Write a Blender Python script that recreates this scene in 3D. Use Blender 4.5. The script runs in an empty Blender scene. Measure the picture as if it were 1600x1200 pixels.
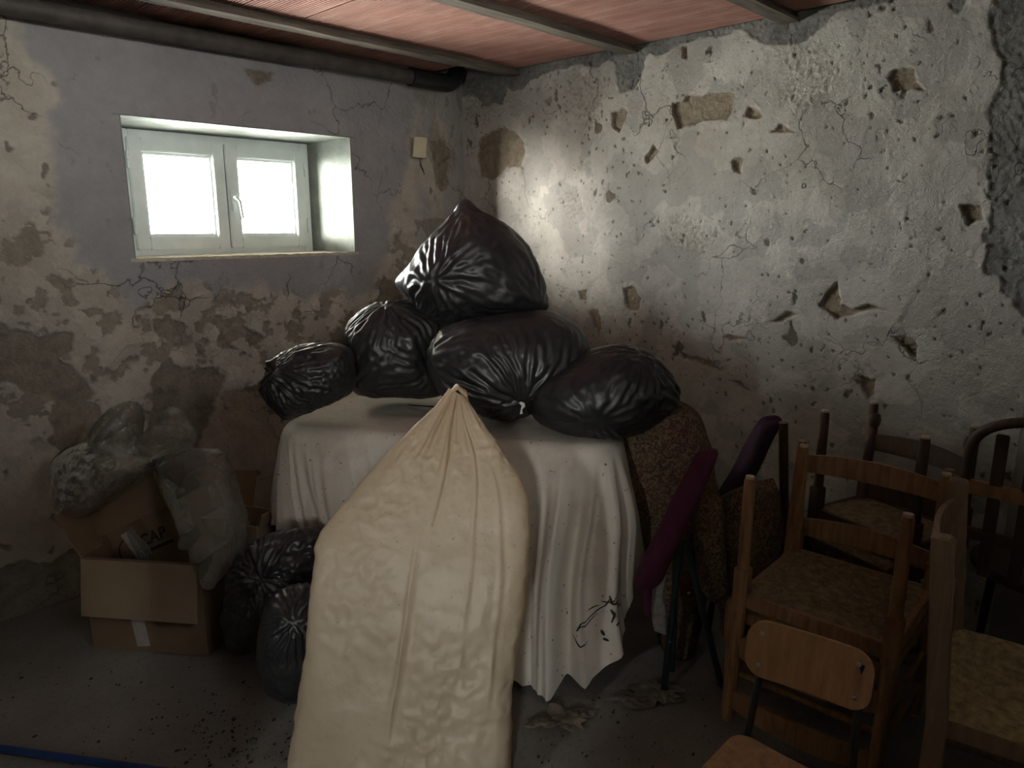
import bpy, bmesh, math, random
import numpy as np
from mathutils import Vector, Matrix, noise as mnoise
random.seed(7)
S = bpy.context.scene
COL = S.collection
R_ = math.radians

# ------------------------------------------------------------------ camera, sky, exposure
CAM = np.array([-2.9, -3.18, 1.5]); HEAD = R_(44.0); PITCH = R_(12.4); FPX = 1130.0
cam_d = bpy.data.cameras.new('camera'); cam_d.sensor_width = 36.0; cam_d.lens = FPX/1600*36
cam_d.clip_start = 0.02; cam_d.clip_end = 100
cam = bpy.data.objects.new('camera', cam_d); COL.objects.link(cam)
cam.location = CAM; cam.rotation_euler = (R_(90)-PITCH, 0, HEAD-R_(90)); S.camera = cam
S.view_settings.view_transform = 'Standard'; S.view_settings.look = 'None'
S.view_settings.gamma = 1.0; S.view_settings.use_curve_mapping = False
S.view_settings.exposure = 0.2
S.cycles.max_bounces = 10; S.cycles.diffuse_bounces = 5; S.cycles.transparent_max_bounces = 16
S.cycles.sample_clamp_indirect = 6.0; S.cycles.caustics_reflective = False; S.cycles.caustics_refractive = False
SKY_STRENGTH = 125.0
W = bpy.data.worlds.new('overcast_sky'); S.world = W; W.use_nodes = True
nt = W.node_tree; nt.nodes.clear()
wo = nt.nodes.new('ShaderNodeOutputWorld'); wb = nt.nodes.new('ShaderNodeBackground')
tc = nt.nodes.new('ShaderNodeTexCoord'); sx = nt.nodes.new('ShaderNodeSeparateXYZ'); cr = nt.nodes.new('ShaderNodeValToRGB')
nt.links.new(tc.outputs['Generated'], sx.inputs[0])
mp = nt.nodes.new('ShaderNodeMapRange'); mp.inputs[1].default_value = -0.25; mp.inputs[2].default_value = 0.9
nt.links.new(sx.outputs['Z'], mp.inputs[0]); nt.links.new(mp.outputs[0], cr.inputs[0])
e = cr.color_ramp.elements            # sunlit pale paving below the horizon, white haze, slightly cooler zenith
e[0].position = 0.0; e[0].color = (0.88, 0.87, 0.80, 1)
e[1].position = 1.0; e[1].color = (0.93, 0.98, 1.06, 1)
k = e.new(0.20); k.color = (0.90, 0.89, 0.82, 1)
k = e.new(0.24); k.color = (1.0, 1.0, 0.96, 1)
nt.links.new(cr.outputs[0], wb.inputs['Color']); wb.inputs['Strength'].default_value = SKY_STRENGTH
nt.links.new(wb.outputs[0], wo.inputs[0])
def portal(name, loc, rot, sx_, sy_):
    l = bpy.data.lights.new(name, 'AREA'); l.shape = 'RECTANGLE'; l.size = sx_; l.size_y = sy_
    l.cycles.is_portal = True
    o = bpy.data.objects.new(name, l); COL.objects.link(o); o.location = loc; o.rotation_euler = rot
portal('window_portal', (-1.29, 0.34, 1.62), (R_(-90), 0, 0), 0.80, 0.46)
portal('fill_opening_portal', (-4.72, -2.455, 1.36), (R_(90), 0, R_(-90)), 0.17, 0.38)  # added passage opening, side light for the sack
portal('fill_passage_portal', (-4.72, -4.31, 1.415), (R_(90), 0, R_(-90)), 0.40, 0.55)  # added passage opening, frontal fill for sack and sheet
portal('fill_vent_portal', (-2.195, -3.84, 2.125), (R_(90), 0, 0), 0.84, 0.21)  # added vent slots, fill from behind the viewer
sun_d = bpy.data.lights.new('hazy_sun', 'SUN'); sun_d.energy = 620.0; sun_d.angle = R_(38); sun_d.color = (1.0, 0.96, 0.88)
sun = bpy.data.objects.new('hazy_sun', sun_d); COL.objects.link(sun); sun.location = (-5, 4, 5)
sun.rotation_euler = Vector((1.0, -0.42, -0.20)).to_track_quat('-Z', 'Y').to_euler()

# ------------------------------------------------------------------ projection helpers
Fv = np.array([math.cos(HEAD), math.sin(HEAD), 0.0]); Rv = np.array([math.sin(HEAD), -math.cos(HEAD), 0.0]); Zv = np.array([0, 0, 1.0])
def comps(px, py):
    x = px-800.0; y = py-600.0
    return x, math.cos(PITCH)*FPX - math.sin(PITCH)*y, -(math.cos(PITCH)*y + math.sin(PITCH)*FPX)
def ray(px, py):
    l, f, u = comps(px, py); return Rv*l + Fv*f + Zv*u
def P(px, py, d):                       # the point seen at a pixel, d metres ahead of the camera
    l, f, u = comps(px, py); return CAM + (Rv*l + Fv*f + Zv*u)*(d/f)
def PZ(px, py, z):
    r = ray(px, py); return CAM + r*((z-CAM[2])/r[2])
def FL(f, l, z):                        # ahead, aside, height
    return np.array([CAM[0], CAM[1], 0]) + Fv*f + Rv*l + Zv*z

# ------------------------------------------------------------------ numpy noise
def _hash(ix, iy, iz, seed):
    h = (ix.astype(np.int64)*374761393 + iy.astype(np.int64)*668265263 + iz.astype(np.int64)*2147483647 + seed*1274126177) & 0xffffffff
    h = ((h ^ (h >> 13))*1274126177) & 0xffffffff
    h = ((h ^ (h >> 16))*2246822519) & 0xffffffff
    return h ^ (h >> 15)
_G = np.array([[1,1,0],[-1,1,0],[1,-1,0],[-1,-1,0],[1,0,1],[-1,0,1],[1,0,-1],[-1,0,-1],[0,1,1],[0,-1,1],[0,1,-1],[0,-1,-1],[1,1,0],[-1,1,0],[0,-1,1],[0,-1,-1]], float)
def perlin(p, seed=0):
    p = np.asarray(p, float); i = np.floor(p).astype(np.int64); f = p-i
    u = f*f*f*(f*(f*6-15)+10); out = 0
    for dx in (0, 1):
        wx = u[:,0] if dx else 1-u[:,0]
        for dy in (0, 1):
            wy = u[:,1] if dy else 1-u[:,1]
            for dz in (0, 1):
                wz = u[:,2] if dz else 1-u[:,2]
                g = _G[_hash(i[:,0]+dx, i[:,1]+dy, i[:,2]+dz, seed) & 15]
                out = out + wx*wy*wz*(g[:,0]*(f[:,0]-dx)+g[:,1]*(f[:,1]-dy)+g[:,2]*(f[:,2]-dz))
    return out
def fbm(p, octv=4, seed=0, gain=0.5):
    p = np.asarray(p, float); s = 0; a = 1.0
    for k in range(octv):
        s = s + a*perlin(p*(2**k)+k*17.3, seed+k); a *= gain
    return s
def ridged(p, octv=3, seed=0, gain=0.55):
    p = np.asarray(p, float); s = 0; a = 1.0; n = 0
    for k in range(octv):
        s = s + a*(1-np.minimum(1, 2.2*np.abs(perlin(p*(1.9**k)+k*9.1, seed+k)))); n += a; a *= gain
    return s/n
def sstep(a, b, x):
    t = np.clip((x-a)/(b-a), 0, 1); return t*t*(3-2*t)

# ------------------------------------------------------------------ objects
def mesh_np(name, v, f, smooth=True):
    me = bpy.data.meshes.new(name); v = np.asarray(v, float)
    if isinstance(f, np.ndarray):
        n, k = f.shape
        me.vertices.add(len(v)); me.vertices.foreach_set('co', v.ravel())
        me.loops.add(n*k); me.loops.foreach_set('vertex_index', f.astype(np.int32).ravel())
        me.polygons.add(n); me.polygons.foreach_set('loop_start', np.arange(0, n*k, k, dtype=np.int32))
        me.update(calc_edges=True)
    else:
        me.from_pydata([tuple(a) for a in v], [], f); me.update()
    if smooth:
        me.polygons.foreach_set('use_smooth', np.ones(len(me.polygons), bool))
    return me
def link(name, me, m=None, parent=None):
    o = bpy.data.objects.new(name, me); COL.objects.link(o)
    if m is not None and me is not None:
        if len(me.materials) == 0: me.materials.append(m)
    if parent is not None: o.parent = parent
    return o
def tag(o, label, cat, group=None):
    o['label'] = label; o['category'] = cat
    if group: o['group'] = group
    return o
def struct(o, label=None):
    o['kind'] = 'structure'
    if label: o['label'] = label
    return o
def empty(name, loc, rz=0.0):
    o = bpy.data.objects.new(name, None); COL.objects.link(o); o.location = Vector(loc); o.rotation_euler = (0, 0, rz)
    o.empty_display_size = 0.05; return o
def attr(me, name, a):
    at = me.attributes.new(name, 'FLOAT', 'POINT'); at.data.foreach_set('value', np.asarray(a, np.float32))
def grid_faces(nu, nv, wrap=False):
    cols = nu if wrap else nu-1
    i, j = np.meshgrid(np.arange(cols), np.arange(nv-1)); i = i.ravel(); j = j.ravel(); i2 = (i+1) % nu
    return np.stack([j*nu+i, j*nu+i2, (j+1)*nu+i2, (j+1)*nu+i], 1)

class MB:                                # collects simple shapes, becomes ONE mesh
    def __init__(s): s.bm = bmesh.new()
    def box(s, lo, hi, M=None):
        vs = [s.bm.verts.new(Vector(((lo, hi)[a][0], (lo, hi)[b][1], (lo, hi)[c][2]))) for a in (0,1) for b in (0,1) for c in (0,1)]
        for q in ((0,1,3,2),(4,6,7,5),(0,4,5,1),(2,3,7,6),(0,2,6,4),(1,5,7,3)): s.bm.faces.new([vs[i] for i in q])
        if M is not None:
            for v in vs: v.co = M @ v.co
        return s
    def tube(s, pts, r, seg=12, cap=True, flat=None):
        pts = [Vector(p) for p in pts]; n = len(pts)
        rr = r if isinstance(r, (list, tuple)) else [r]*n
        prev = None; rings = []
        for i in range(n):
            t = (pts[min(i+1, n-1)]-pts[max(i-1, 0)]).normalized()
            if prev is None:
                a = Vector((0,0,1)) if abs(t.z) < 0.9 else Vector((1,0,0))
                x = t.cross(a).normalized()
            else:
                x = (prev - t*prev.dot(t)).normalized()
            prev = x; y = t.cross(x)
            rings.append([s.bm.verts.new(pts[i]+(x*math.cos(2*math.pi*k/seg)+y*math.sin(2*math.pi*k/seg)*(flat or 1))*rr[i]) for k in range(seg)])
        for a, b in zip(rings, rings[1:]):
            for k in range(seg): s.bm.faces.new((a[k], a[(k+1)%seg], b[(k+1)%seg], b[k]))
        if cap:
            s.bm.faces.new(rings[0][::-1]); s.bm.faces.new(rings[-1])
        return s
    def prism(s, poly, h0, h1, M=None):   # poly in xy, extruded in z
        a = [s.bm.verts.new(Vector((p[0], p[1], h0))) for p in poly]; b = [s.bm.verts.new(Vector((p[0], p[1], h1))) for p in poly]
        s.bm.faces.new(a[::-1]); s.bm.faces.new(b)
        for i in range(len(poly)):
            j = (i+1) % len(poly); s.bm.faces.new((a[i], a[j], b[j], b[i]))
        if M is not None:
            for v in a+b: v.co = M @ v.co
        return s
    def bevel(s, w, seg=2):
        bmesh.ops.recalc_face_normals(s.bm, faces=s.bm.faces)
        es = [e for e in s.bm.edges if len(e.link_faces) == 2 and e.calc_face_angle(0) > R_(40)]
        bmesh.ops.bevel(s.bm, geom=es, offset=w, segments=seg, affect='EDGES', clamp_overlap=True)
        return s
    def build(s, name, m, parent=None, smooth=True):
        bmesh.ops.recalc_face_normals(s.bm, faces=s.bm.faces)
        me = bpy.data.meshes.new(name); s.bm.to_mesh(me); s.bm.free()
        if smooth:
            me.polygons.foreach_set('use_smooth', np.ones(len(me.polygons), bool))
            me.set_sharp_from_angle(angle=R_(38))
        return link(name, me, m, parent)

# ------------------------------------------------------------------ materials
class NT:
    def __init__(s, name):
        s.m = bpy.data.materials.new(name); s.m.use_nodes = True; s.t = s.m.node_tree
        s.b = s.t.nodes['Principled BSDF']; s.out = s.t.nodes['Material Output']
        s.co = s.t.nodes.new('ShaderNodeTexCoord')
    def n(s, kind, **kw):
        x = s.t.nodes.new('ShaderNode'+kind)
        for a, v in kw.items(): setattr(x, a, v)
        return x
    def l(s, a, b): s.t.links.new(a, b)
    def map(s, sc=(1,1,1), rot=(0,0,0)):
        m = s.n('Mapping'); m.inputs['Scale'].default_value = sc; m.inputs['Rotation'].default_value = rot
        s.l(s.co.outputs['Object'], m.inputs['Vector']); return m.outputs[0]
    def noise(s, scale, detail=5, rough=0.55, vec=None, dist=0.0):
        x = s.n('TexNoise'); x.inputs['Scale'].default_value = scale; x.inputs['Detail'].default_value = detail
        x.inputs['Roughness'].default_value = rough; x.inputs['Distortion'].default_value = dist
        s.l(vec if vec is not None else s.co.outputs['Object'], x.inputs['Vector']); return x.outputs['Fac']
    def ramp(s, fac, stops):
        x = s.n('ValToRGB'); e = x.color_ramp.elements
        while len(e) < len(stops): e.new(0.5)
        for el, (p, c) in zip(e, stops): el.position = p; el.color = (*c, 1) if len(c) == 3 else c
        s.l(fac, x.inputs[0]); return x.outputs[0]
    def mix(s, fac, a, b, mode='MIX'):
        x = s.n('Mix', data_type='RGBA', blend_type=mode)
        for sock, v in ((x.inputs[0], fac), (x.inputs[6], a), (x.inputs[7], b)):
            if isinstance(v, (int, float)): sock.default_value = v
            elif isinstance(v, tuple): sock.default_value = (*v, 1) if len(v) == 3 else v
            else: s.l(v, sock)
        return x.outputs[2]
    def math(s, op, a, b=0.0):
        x = s.n('Math', operation=op)
        for sock, v in ((x.inputs[0], a), (x.inputs[1], b)):
            if isinstance(v, (int, float)): sock.default_value = v
            else: s.l(v, sock)
        return x.outputs[0]
    def at(s, name):
        x = s.n('Attribute'); x.attribute_name = name; return x.outputs['Fac']
    def bump(s, h, strength=0.3, dist=0.01, prev=None):
        x = s.n('Bump'); x.inputs['Strength'].default_value = strength; x.inputs['Distance'].default_value = dist
        s.l(h, x.inputs['Height'])
        if prev is not None: s.l(prev, x.inputs['Normal'])
        return x.outputs[0]
    def done(s, col=None, rough=None, normal=None, spec=None, metal=None):
        for nm, v in (('Base Color', col), ('Roughness', rough), ('Normal', normal), ('Specular IOR Level', spec), ('Metallic', metal)):
            if v is None: continue
            if isinstance(v, (int, float)): s.b.inputs[nm].default_value = v
            elif isinstance(v, tuple): s.b.inputs[nm].default_value = (*v, 1)
            else: s.l(v, s.b.inputs[nm])
        return s.m

def plain(name, c1, c2, scale=8, rough=0.6, bump=0.2, bscale=60, dist=0.004, spec=0.4, stretch=(1,1,1), metal=0.0):
    n = NT(name); v = n.map(stretch)
    col = n.ramp(n.noise(scale, 5, vec=v), [(0.3, c1), (0.7, c2)])
    return n.done(col, rough, n.bump(n.noise(bscale, 4, vec=v), bump, dist), spec, metal)

def mat_wall(name, pa, pb, pc, ex1, ex2, ce1, ce2):
    n = NT(name)
    big = n.noise(1.3, 6, 0.6); mid = n.noise(6, 6, 0.65, dist=0.6); fine = n.noise(38, 5, 0.7)
    c = n.ramp(big, [(0.32, pa), (0.52, pb), (0.70, pc)])
    c = n.mix(n.ramp(mid, [(0.42, (0,0,0)), (0.66, (0.55,0.55,0.55))]), c, tuple(x*0.72 for x in pa))
    c = n.mix(n.ramp(fine, [(0.50, (0,0,0)), (0.75, (0.35,0.35,0.35))]), c, tuple(x*0.6 for x in pa))
    exc = n.ramp(n.noise(22, 6, 0.75), [(0.30, ex1), (0.70, ex2)])
    cec = n.ramp(n.noise(9, 6, 0.7), [(0.30, ce1), (0.70, ce2)])
    c = n.mix(n.at('tone'), c, n.mix(0.5, c, tuple(x*0.75 for x in pc)))
    c = n.mix(n.at('cem'), c, cec)
    c = n.mix(n.at('exp'), c, exc)
    c = n.mix(n.at('pit'), c, tuple(x*0.55 for x in ex1))
    # thin cracks
    v = n.n('TexVoronoi', feature='DISTANCE_TO_EDGE'); v.inputs['Scale'].default_value = 3.1
    wv = n.n('VectorMath', operation='ADD'); n.l(n.co.outputs['Object'], wv.inputs[0])
    nn = n.n('TexNoise'); nn.inputs['Scale'].default_value = 5; nn.inputs['Detail'].default_value = 6; n.l(n.co.outputs['Object'], nn.inputs['Vector'])
    sc = n.n('VectorMath', operation='SCALE'); sc.inputs['Scale'].default_value = 0.45; n.l(nn.outputs['Color'], sc.inputs[0]); n.l(sc.outputs[0], wv.inputs[1])
    n.l(wv.outputs[0], v.inputs['Vector'])
    crack = n.math('MULTIPLY', n.ramp(v.outputs['Distance'], [(0.0, (1,1,1)), (0.012, (0,0,0))]), n.ramp(n.noise(2.0, 3), [(0.50, (0,0,0)), (0.58, (1,1,1))]))
    c = n.mix(n.math('MULTIPLY', crack, 0.7), c, tuple(x*0.4 for x in ex1))
    h = n.math('ADD', n.math('MULTIPLY', n.noise(55, 6, 0.7), 0.6), n.math('MULTIPLY', n.noise(170, 4, 0.6), 0.25))
    h = n.math('ADD', h, n.math('MULTIPLY', n.noise(14, 6, 0.65, dist=0.5), 0.9))
    h = n.math('SUBTRACT', h, n.math('MULTIPLY', crack, 0.5))
    return n.done(c, 0.92, n.bump(h, 0.85, 0.020), 0.25)

M = {}
M['wall_r'] = mat_wall('old_white_plaster', (0.44,0.41,0.36), (0.56,0.535,0.49), (0.42,0.40,0.375), (0.17,0.135,0.095), (0.34,0.285,0.215), (0.10,0.10,0.095), (0.27,0.265,0.25))
M['wall_l'] = mat_wall('stained_beige_plaster', (0.50,0.455,0.375), (0.62,0.58,0.50), (0.53,0.49,0.42), (0.17,0.15,0.118), (0.34,0.30,0.24), (0.33,0.325,0.33), (0.41,0.405,0.41))
M['rough_wall'] = plain('rough_plaster', (0.22,0.20,0.18), (0.32,0.30,0.27), 4, 0.95, 0.5, 30, 0.01, 0.2)
def mat_floor():
    n = NT('dusty_concrete')
    c = n.ramp(n.noise(2.2, 6, 0.65), [(0.3, (0.16,0.148,0.132)), (0.7, (0.27,0.255,0.235))])
    c = n.mix(n.ramp(n.noise(60, 5, 0.75), [(0.55, (0,0,0)), (0.72, (0.7,0.7,0.7))]), c, (0.05,0.045,0.04))
    h = n.math('ADD', n.noise(18, 6, 0.6), n.math('MULTIPLY', n.noise(150, 3), 0.3))
    return n.done(c, n.ramp(n.noise(5, 4), [(0.3, (0.55,)*3), (0.7, (0.8,)*3)]), n.bump(h, 0.25, 0.01), 0.4)
M['floor'] = mat_floor()
def mat_tile():
    n = NT('terracotta')
    v = n.map((10, 0.6, 10)); oi = n.n('ObjectInfo')
    c = n.ramp(n.noise(2.2, 5, 0.6, vec=v), [(0.28, (0.23,0.105,0.084)), (0.5, (0.34,0.17,0.138)), (0.72, (0.44,0.255,0.21))])
    c = n.mix(n.math('MULTIPLY', oi.outputs['Random'], 0.35), c, (0.30,0.145,0.105))
    c = n.mix(n.ramp(n.noise(5, 5), [(0.5, (0,0,0)), (0.8, (0.6,)*3)]), c, (0.48,0.37,0.31))
    return n.done(c, 0.85, n.bump(n.noise(40, 5, vec=v), 0.35, 0.006), 0.25)
M['tile'] = mat_tile()
M['beam'] = plain('weathered_beam', (0.075,0.062,0.05), (0.19,0.165,0.135), 9, 0.8, 0.5, 40, 0.008, 0.3, (0.5,4,4))
M['pipe'] = plain('rusty_brown_pipe', (0.045,0.037,0.034), (0.095,0.08,0.072), 14, 0.6, 0.3, 60, 0.004, 0.4)
M['elbow'] = plain('black_pipe', (0.008,0.008,0.01), (0.02,0.02,0.022), 14, 0.45, 0.15, 60, 0.003, 0.4)
M['frame'] = plain('white_window_paint', (0.66,0.71,0.70), (0.76,0.81,0.795), 12, 0.45, 0.08, 60, 0.002, 0.4)
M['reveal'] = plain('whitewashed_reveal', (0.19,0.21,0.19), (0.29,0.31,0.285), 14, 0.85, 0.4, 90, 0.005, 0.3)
M['sill'] = plain('dusty_sill', (0.40,0.36,0.28), (0.62,0.58,0.48), 30, 0.9, 0.6, 90, 0.006, 0.3)
M['dark_gasket'] = plain('dark_gasket', (0.02,0.02,0.02), (0.04,0.04,0.04), 20, 0.6)
M['chrome'] = plain('dull_steel', (0.45,0.45,0.44), (0.6,0.6,0.58), 30, 0.35, 0.1, 90, 0.001, 0.5, metal=0.9)
def mat_glass():
    n = NT('window_glass'); t = n.n('BsdfTransparent'); t.inputs[0].default_value = (0.97,0.985,0.98,1)
    g = n.n('BsdfGlossy'); g.inputs['Roughness'].default_value = 0.03
    f = n.n('Fresnel'); f.inputs[0].default_value = 1.45
    mx = n.n('MixShader'); n.l(n.math('MULTIPLY', f.outputs[0], 0.8), mx.inputs[0]); n.l(t.outputs[0], mx.inputs[1]); n.l(g.outputs[0], mx.inputs[2]); n.l(mx.outputs[0], n.out.inputs[0])
    return n.m
M['glass'] = mat_glass()
def mat_black(name='black_bag_plastic', base=0.016, rough=0.35, seed=0.0):
    n = NT(name)
    v1 = n.map((1,1,1), (seed,seed*2,0))
    dust = n.ramp(n.noise(7, 5, 0.7), [(0.42, (0,0,0)), (0.75, (0.5,)*3)])
    c = n.mix(dust, (base, base, base*1.12), (base*3.2, base*3.0, base*2.7))
    r = n.ramp(n.noise(11, 4), [(0.3, (rough-0.05,)*3), (0.7, (rough+0.14,)*3)])
    vo = n.n('TexVoronoi', feature='DISTANCE_TO_EDGE'); vo.inputs['Scale'].default_value = 13
    di = n.n('VectorMath', operation='ADD'); nn = n.n('TexNoise'); nn.inputs['Scale'].default_value = 7
    n.l(v1, nn.inputs['Vector']); n.l(v1, di.inputs[0]); sc = n.n('VectorMath', operation='SCALE'); sc.inputs['Scale'].default_value = 0.25
    n.l(nn.outputs['Color'], sc.inputs[0]); n.l(sc.outputs[0], di.inputs[1]); n.l(di.outputs[0], vo.inputs['Vector'])
    cre = n.ramp(vo.outputs['Distance'], [(0.0, (1,1,1)), (0.10, (0,0,0))])
    b = n.bump(n.noise(34, 4, 0.6, vec=v1, dist=0.8), 0.10, 0.004)
    b = n.bump(n.noise(16, 3, 0.5, vec=n.map((1.6,1.6,0.22), (seed+0.4, 0.5, 0))), 0.16, 0.008, b)
    return n.done(c, r, b, 0.5)
M['black'] = mat_black()
def mat_sack():
    n = NT('cream_woven_plastic')
    c = n.ramp(n.noise(3.5, 5, 0.6), [(0.3, (0.63,0.53,0.375)), (0.7, (0.74,0.645,0.475))])
    c = n.mix(n.ramp(n.noise(90, 3), [(0.66, (0,0,0)), (0.75, (0.5,)*3)]), c, (0.25,0.20,0.13))
    h = n.math('ADD', n.noise(16, 5, 0.55, dist=0.3), n.math('MULTIPLY', n.noise(70, 4, dist=0.3), 0.3))
    b = n.bump(h, 0.35, 0.010)
    n.done(c, 0.36, b, 0.45)
    t = n.n('BsdfTranslucent'); n.l(n.mix(1.0, c, (1.0,0.82,0.58), 'MULTIPLY'), t.inputs[0]); n.l(b, t.inputs['Normal'])
    mx = n.n('MixShader'); mx.inputs[0].default_value = 0.42; n.l(n.b.outputs[0], mx.inputs[1]); n.l(t.outputs[0], mx.inputs[2]); n.l(mx.outputs[0], n.out.inputs[0])
    return n.m
M['sack'] = mat_sack()
def mat_sheet():
    n = NT('dirty_white_cotton')
    c = n.ramp(n.noise(2.4, 6, 0.6), [(0.3, (0.53,0.485,0.415)), (0.7, (0.68,0.63,0.55))])
    c = n.mix(n.ramp(n.noise(4.5, 6, 0.7), [(0.52, (0,0,0)), (0.75, (0.6,)*3)]), c, (0.33,0.27,0.205))
    c = n.mix(n.ramp(n.noise(75, 2, 0.5), [(0.70, (0,0,0)), (0.735, (0.9,)*3)]), c, (0.06,0.045,0.035))
    h = n.math('ADD', n.noise(20, 4, dist=0.5), n.math('MULTIPLY', n.noise(500, 2), 0.06))
    return n.done(c, 0.9, n.bump(h, 0.18, 0.008), 0.15)
M['sheet'] = mat_sheet()
def mat_card(name, a, b):
    n = NT(name); c = n.ramp(n.noise(5, 5), [(0.3, a), (0.7, b)])
    w = n.n('TexWave'); w.inputs['Scale'].default_value = 45; w.inputs['Distortion'].default_value = 0.4; n.l(n.co.outputs['Object'], w.inputs[0])
    return n.done(c, 0.8, n.bump(n.math('ADD', n.math('MULTIPLY', w.outputs['Fac'], 0.25), n.noise(30, 4)), 0.12, 0.004), 0.2)
M['card'] = mat_card('brown_cardboard', (0.17,0.115,0.07), (0.23,0.16,0.10))
M['card_pale'] = mat_card('pale_cardboard', (0.25,0.185,0.12), (0.32,0.245,0.165))
M['ink'] = plain('dark_print', (0.02,0.016,0.014), (0.035,0.03,0.025), 30, 0.8)
M['tape'] = plain('pale_packing_tape', (0.36,0.34,0.30), (0.46,0.44,0.40), 30, 0.35, 0.2, 60, 0.003)
def mat_film():
    n = NT('clear_plastic_film')
    h = n.math('ADD', n.noise(15, 5, 0.6, dist=1.2), n.math('MULTIPLY', n.noise(55, 4, dist=1.0), 0.4)); b = n.bump(h, 0.8, 0.012)
    t = n.n('BsdfTransparent'); t.inputs[0].default_value = (0.90,0.90,0.87,1)
    g = n.n('BsdfGlossy'); g.inputs['Roughness'].default_value = 0.10; g.inputs[0].default_value = (0.95,0.97,1,1); n.l(b, g.inputs['Normal'])
    d = n.n('BsdfDiffuse'); d.inputs[0].default_value = (0.62,0.60,0.53,1); n.l(b, d.inputs['Normal'])
    tl = n.n('BsdfTranslucent'); tl.inputs[0].default_value = (0.66,0.64,0.58,1); n.l(b, tl.inputs['Normal'])
    m0 = n.n('MixShader'); m0.inputs[0].default_value = 0.5; n.l(d.outputs[0], m0.inputs[1]); n.l(tl.outputs[0], m0.inputs[2])
    m1 = n.n('MixShader'); m1.inputs[0].default_value = 0.16; n.l(t.outputs[0], m1.inputs[1]); n.l(m0.outputs[0], m1.inputs[2])
    lw = n.n('LayerWeight'); lw.inputs[0].default_value = 0.35; n.l(b, lw.inputs['Normal'])
    fac = n.math('ADD', n.math('MULTIPLY', lw.outputs['Fresnel'], 0.8), 0.08)
    m2 = n.n('MixShader'); n.l(fac, m2.inputs[0]); n.l(m1.outputs[0], m2.inputs[1]); n.l(g.outputs[0], m2.inputs[2]); n.l(m2.outputs[0], n.out.inputs[0])
    return n.m
M['film'] = mat_film()
def mat_wood(name, a, b, rough=0.5):
    n = NT(name); v = n.map((7,7,0.7))
    c = n.ramp(n.noise(9, 6, 0.6, vec=v, dist=0.5), [(0.28, a), (0.72, b)])
    c = n.mix(n.ramp(n.noise(12, 5), [(0.55, (0,0,0)), (0.8, (0.5,)*3)]), c, tuple(x*0.5 for x in a))
    return n.done(c, rough, n.bump(n.noise(40, 5, vec=v), 0.2, 0.003), 0.4)
M['wood'] = mat_wood('brown_chair_wood', (0.15,0.078,0.036), (0.33,0.18,0.088))
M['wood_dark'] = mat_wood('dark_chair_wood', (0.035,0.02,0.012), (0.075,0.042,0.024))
M['wood_grey'] = mat_wood('greyed_chair_wood', (0.15,0.10,0.062), (0.27,0.19,0.125), 0.7)
M['wood_tip'] = plain('pale_worn_wood', (0.42,0.34,0.24), (0.58,0.50,0.38), 60, 0.8)
def mat_ply():
    n = NT('varnished_plywood'); v = n.map((4,4,0.35))
    c = n.ramp(n.noise(10, 6, 0.65, vec=v, dist=0.4), [(0.25, (0.30,0.165,0.075)), (0.55, (0.50,0.29,0.145)), (0.8, (0.60,0.38,0.20))])
    return n.done(c, 0.45, n.bump(n.noise(60, 4, vec=v), 0.1, 0.002), 0.4)
M['ply'] = mat_ply()
M['straw'] = plain('rush_straw', (0.20,0.14,0.062), (0.52,0.39,0.20), 40, 0.75, 0.4, 120, 0.004)
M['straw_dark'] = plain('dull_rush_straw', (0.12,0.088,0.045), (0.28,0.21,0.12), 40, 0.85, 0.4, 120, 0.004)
M['iron'] = plain('dark_painted_steel', (0.012,0.014,0.014), (0.03,0.034,0.033), 30, 0.45, 0.1, 60, 0.002)
M['green_iron'] = plain('dark_green_steel', (0.008,0.02,0.02), (0.016,0.034,0.032), 30, 0.5, 0.1, 60, 0.002)
M['purple'] = plain('purple_fabric', (0.055,0.013,0.034), (0.08,0.020,0.048), 14, 0.85, 0.3, 300, 0.002, 0.2)
M['purple_dark'] = plain('dark_violet_fabric', (0.020,0.009,0.022), (0.035,0.014,0.036), 14, 0.85, 0.3, 300, 0.002, 0.2)
def mat_floral(name, k=1.0):
    n = NT(name)
    a = n.noise(46, 3, 0.6, dist=2.5); bq = n.noise(7, 3, 0.5)
    base = n.ramp(bq, [(0.35, (0.075*k,0.05*k,0.036*k)), (0.5, (0.12*k,0.08*k,0.055*k)), (0.66, (0.15*k,0.055*k,0.05*k))])
    c = n.mix(n.ramp(a, [(0.49, (0,0,0)), (0.54, (1,1,1))]), base, (0.27*k,0.195*k,0.115*k))
    v = n.n('TexVoronoi'); v.inputs['Scale'].default_value = 5.0; n.l(n.co.outputs['Object'], v.inputs['Vector'])
    fl = n.ramp(v.outputs['Distance'], [(0.0, (1,1,1)), (0.16, (1,1,1)), (0.24, (0,0,0))])
    c = n.mix(n.math('MULTIPLY', fl, 0.6), c, (0.21*k,0.062*k,0.055*k))
    return n.done(c, 0.9, n.bump(n.noise(140, 3), 0.3, 0.003), 0.15)
M['floral'] = mat_floral('floral_tapestry', 0.6); M['floral_dark'] = mat_floral('dark_floral_fabric', 0.55)
M['navy'] = plain('navy_fabric', (0.01,0.015,0.04), (0.02,0.03,0.06), 20, 0.9)
M['pale_cloth'] = plain('pale_check_cloth', (0.20,0.20,0.20), (0.40,0.39,0.37), 45, 0.9)
M['blue'] = plain('blue_painted_tube', (0.012,0.035,0.12), (0.02,0.05,0.17), 20, 0.4, 0.1, 60, 0.002)
M['cream_box'] = plain('yellowed_plastic', (0.56,0.50,0.33), (0.64,0.58,0.40), 30, 0.5, 0.05)
M['debris'] = plain('black_grit', (0.015,0.013,0.012), (0.06,0.05,0.04), 60, 0.9)
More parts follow.
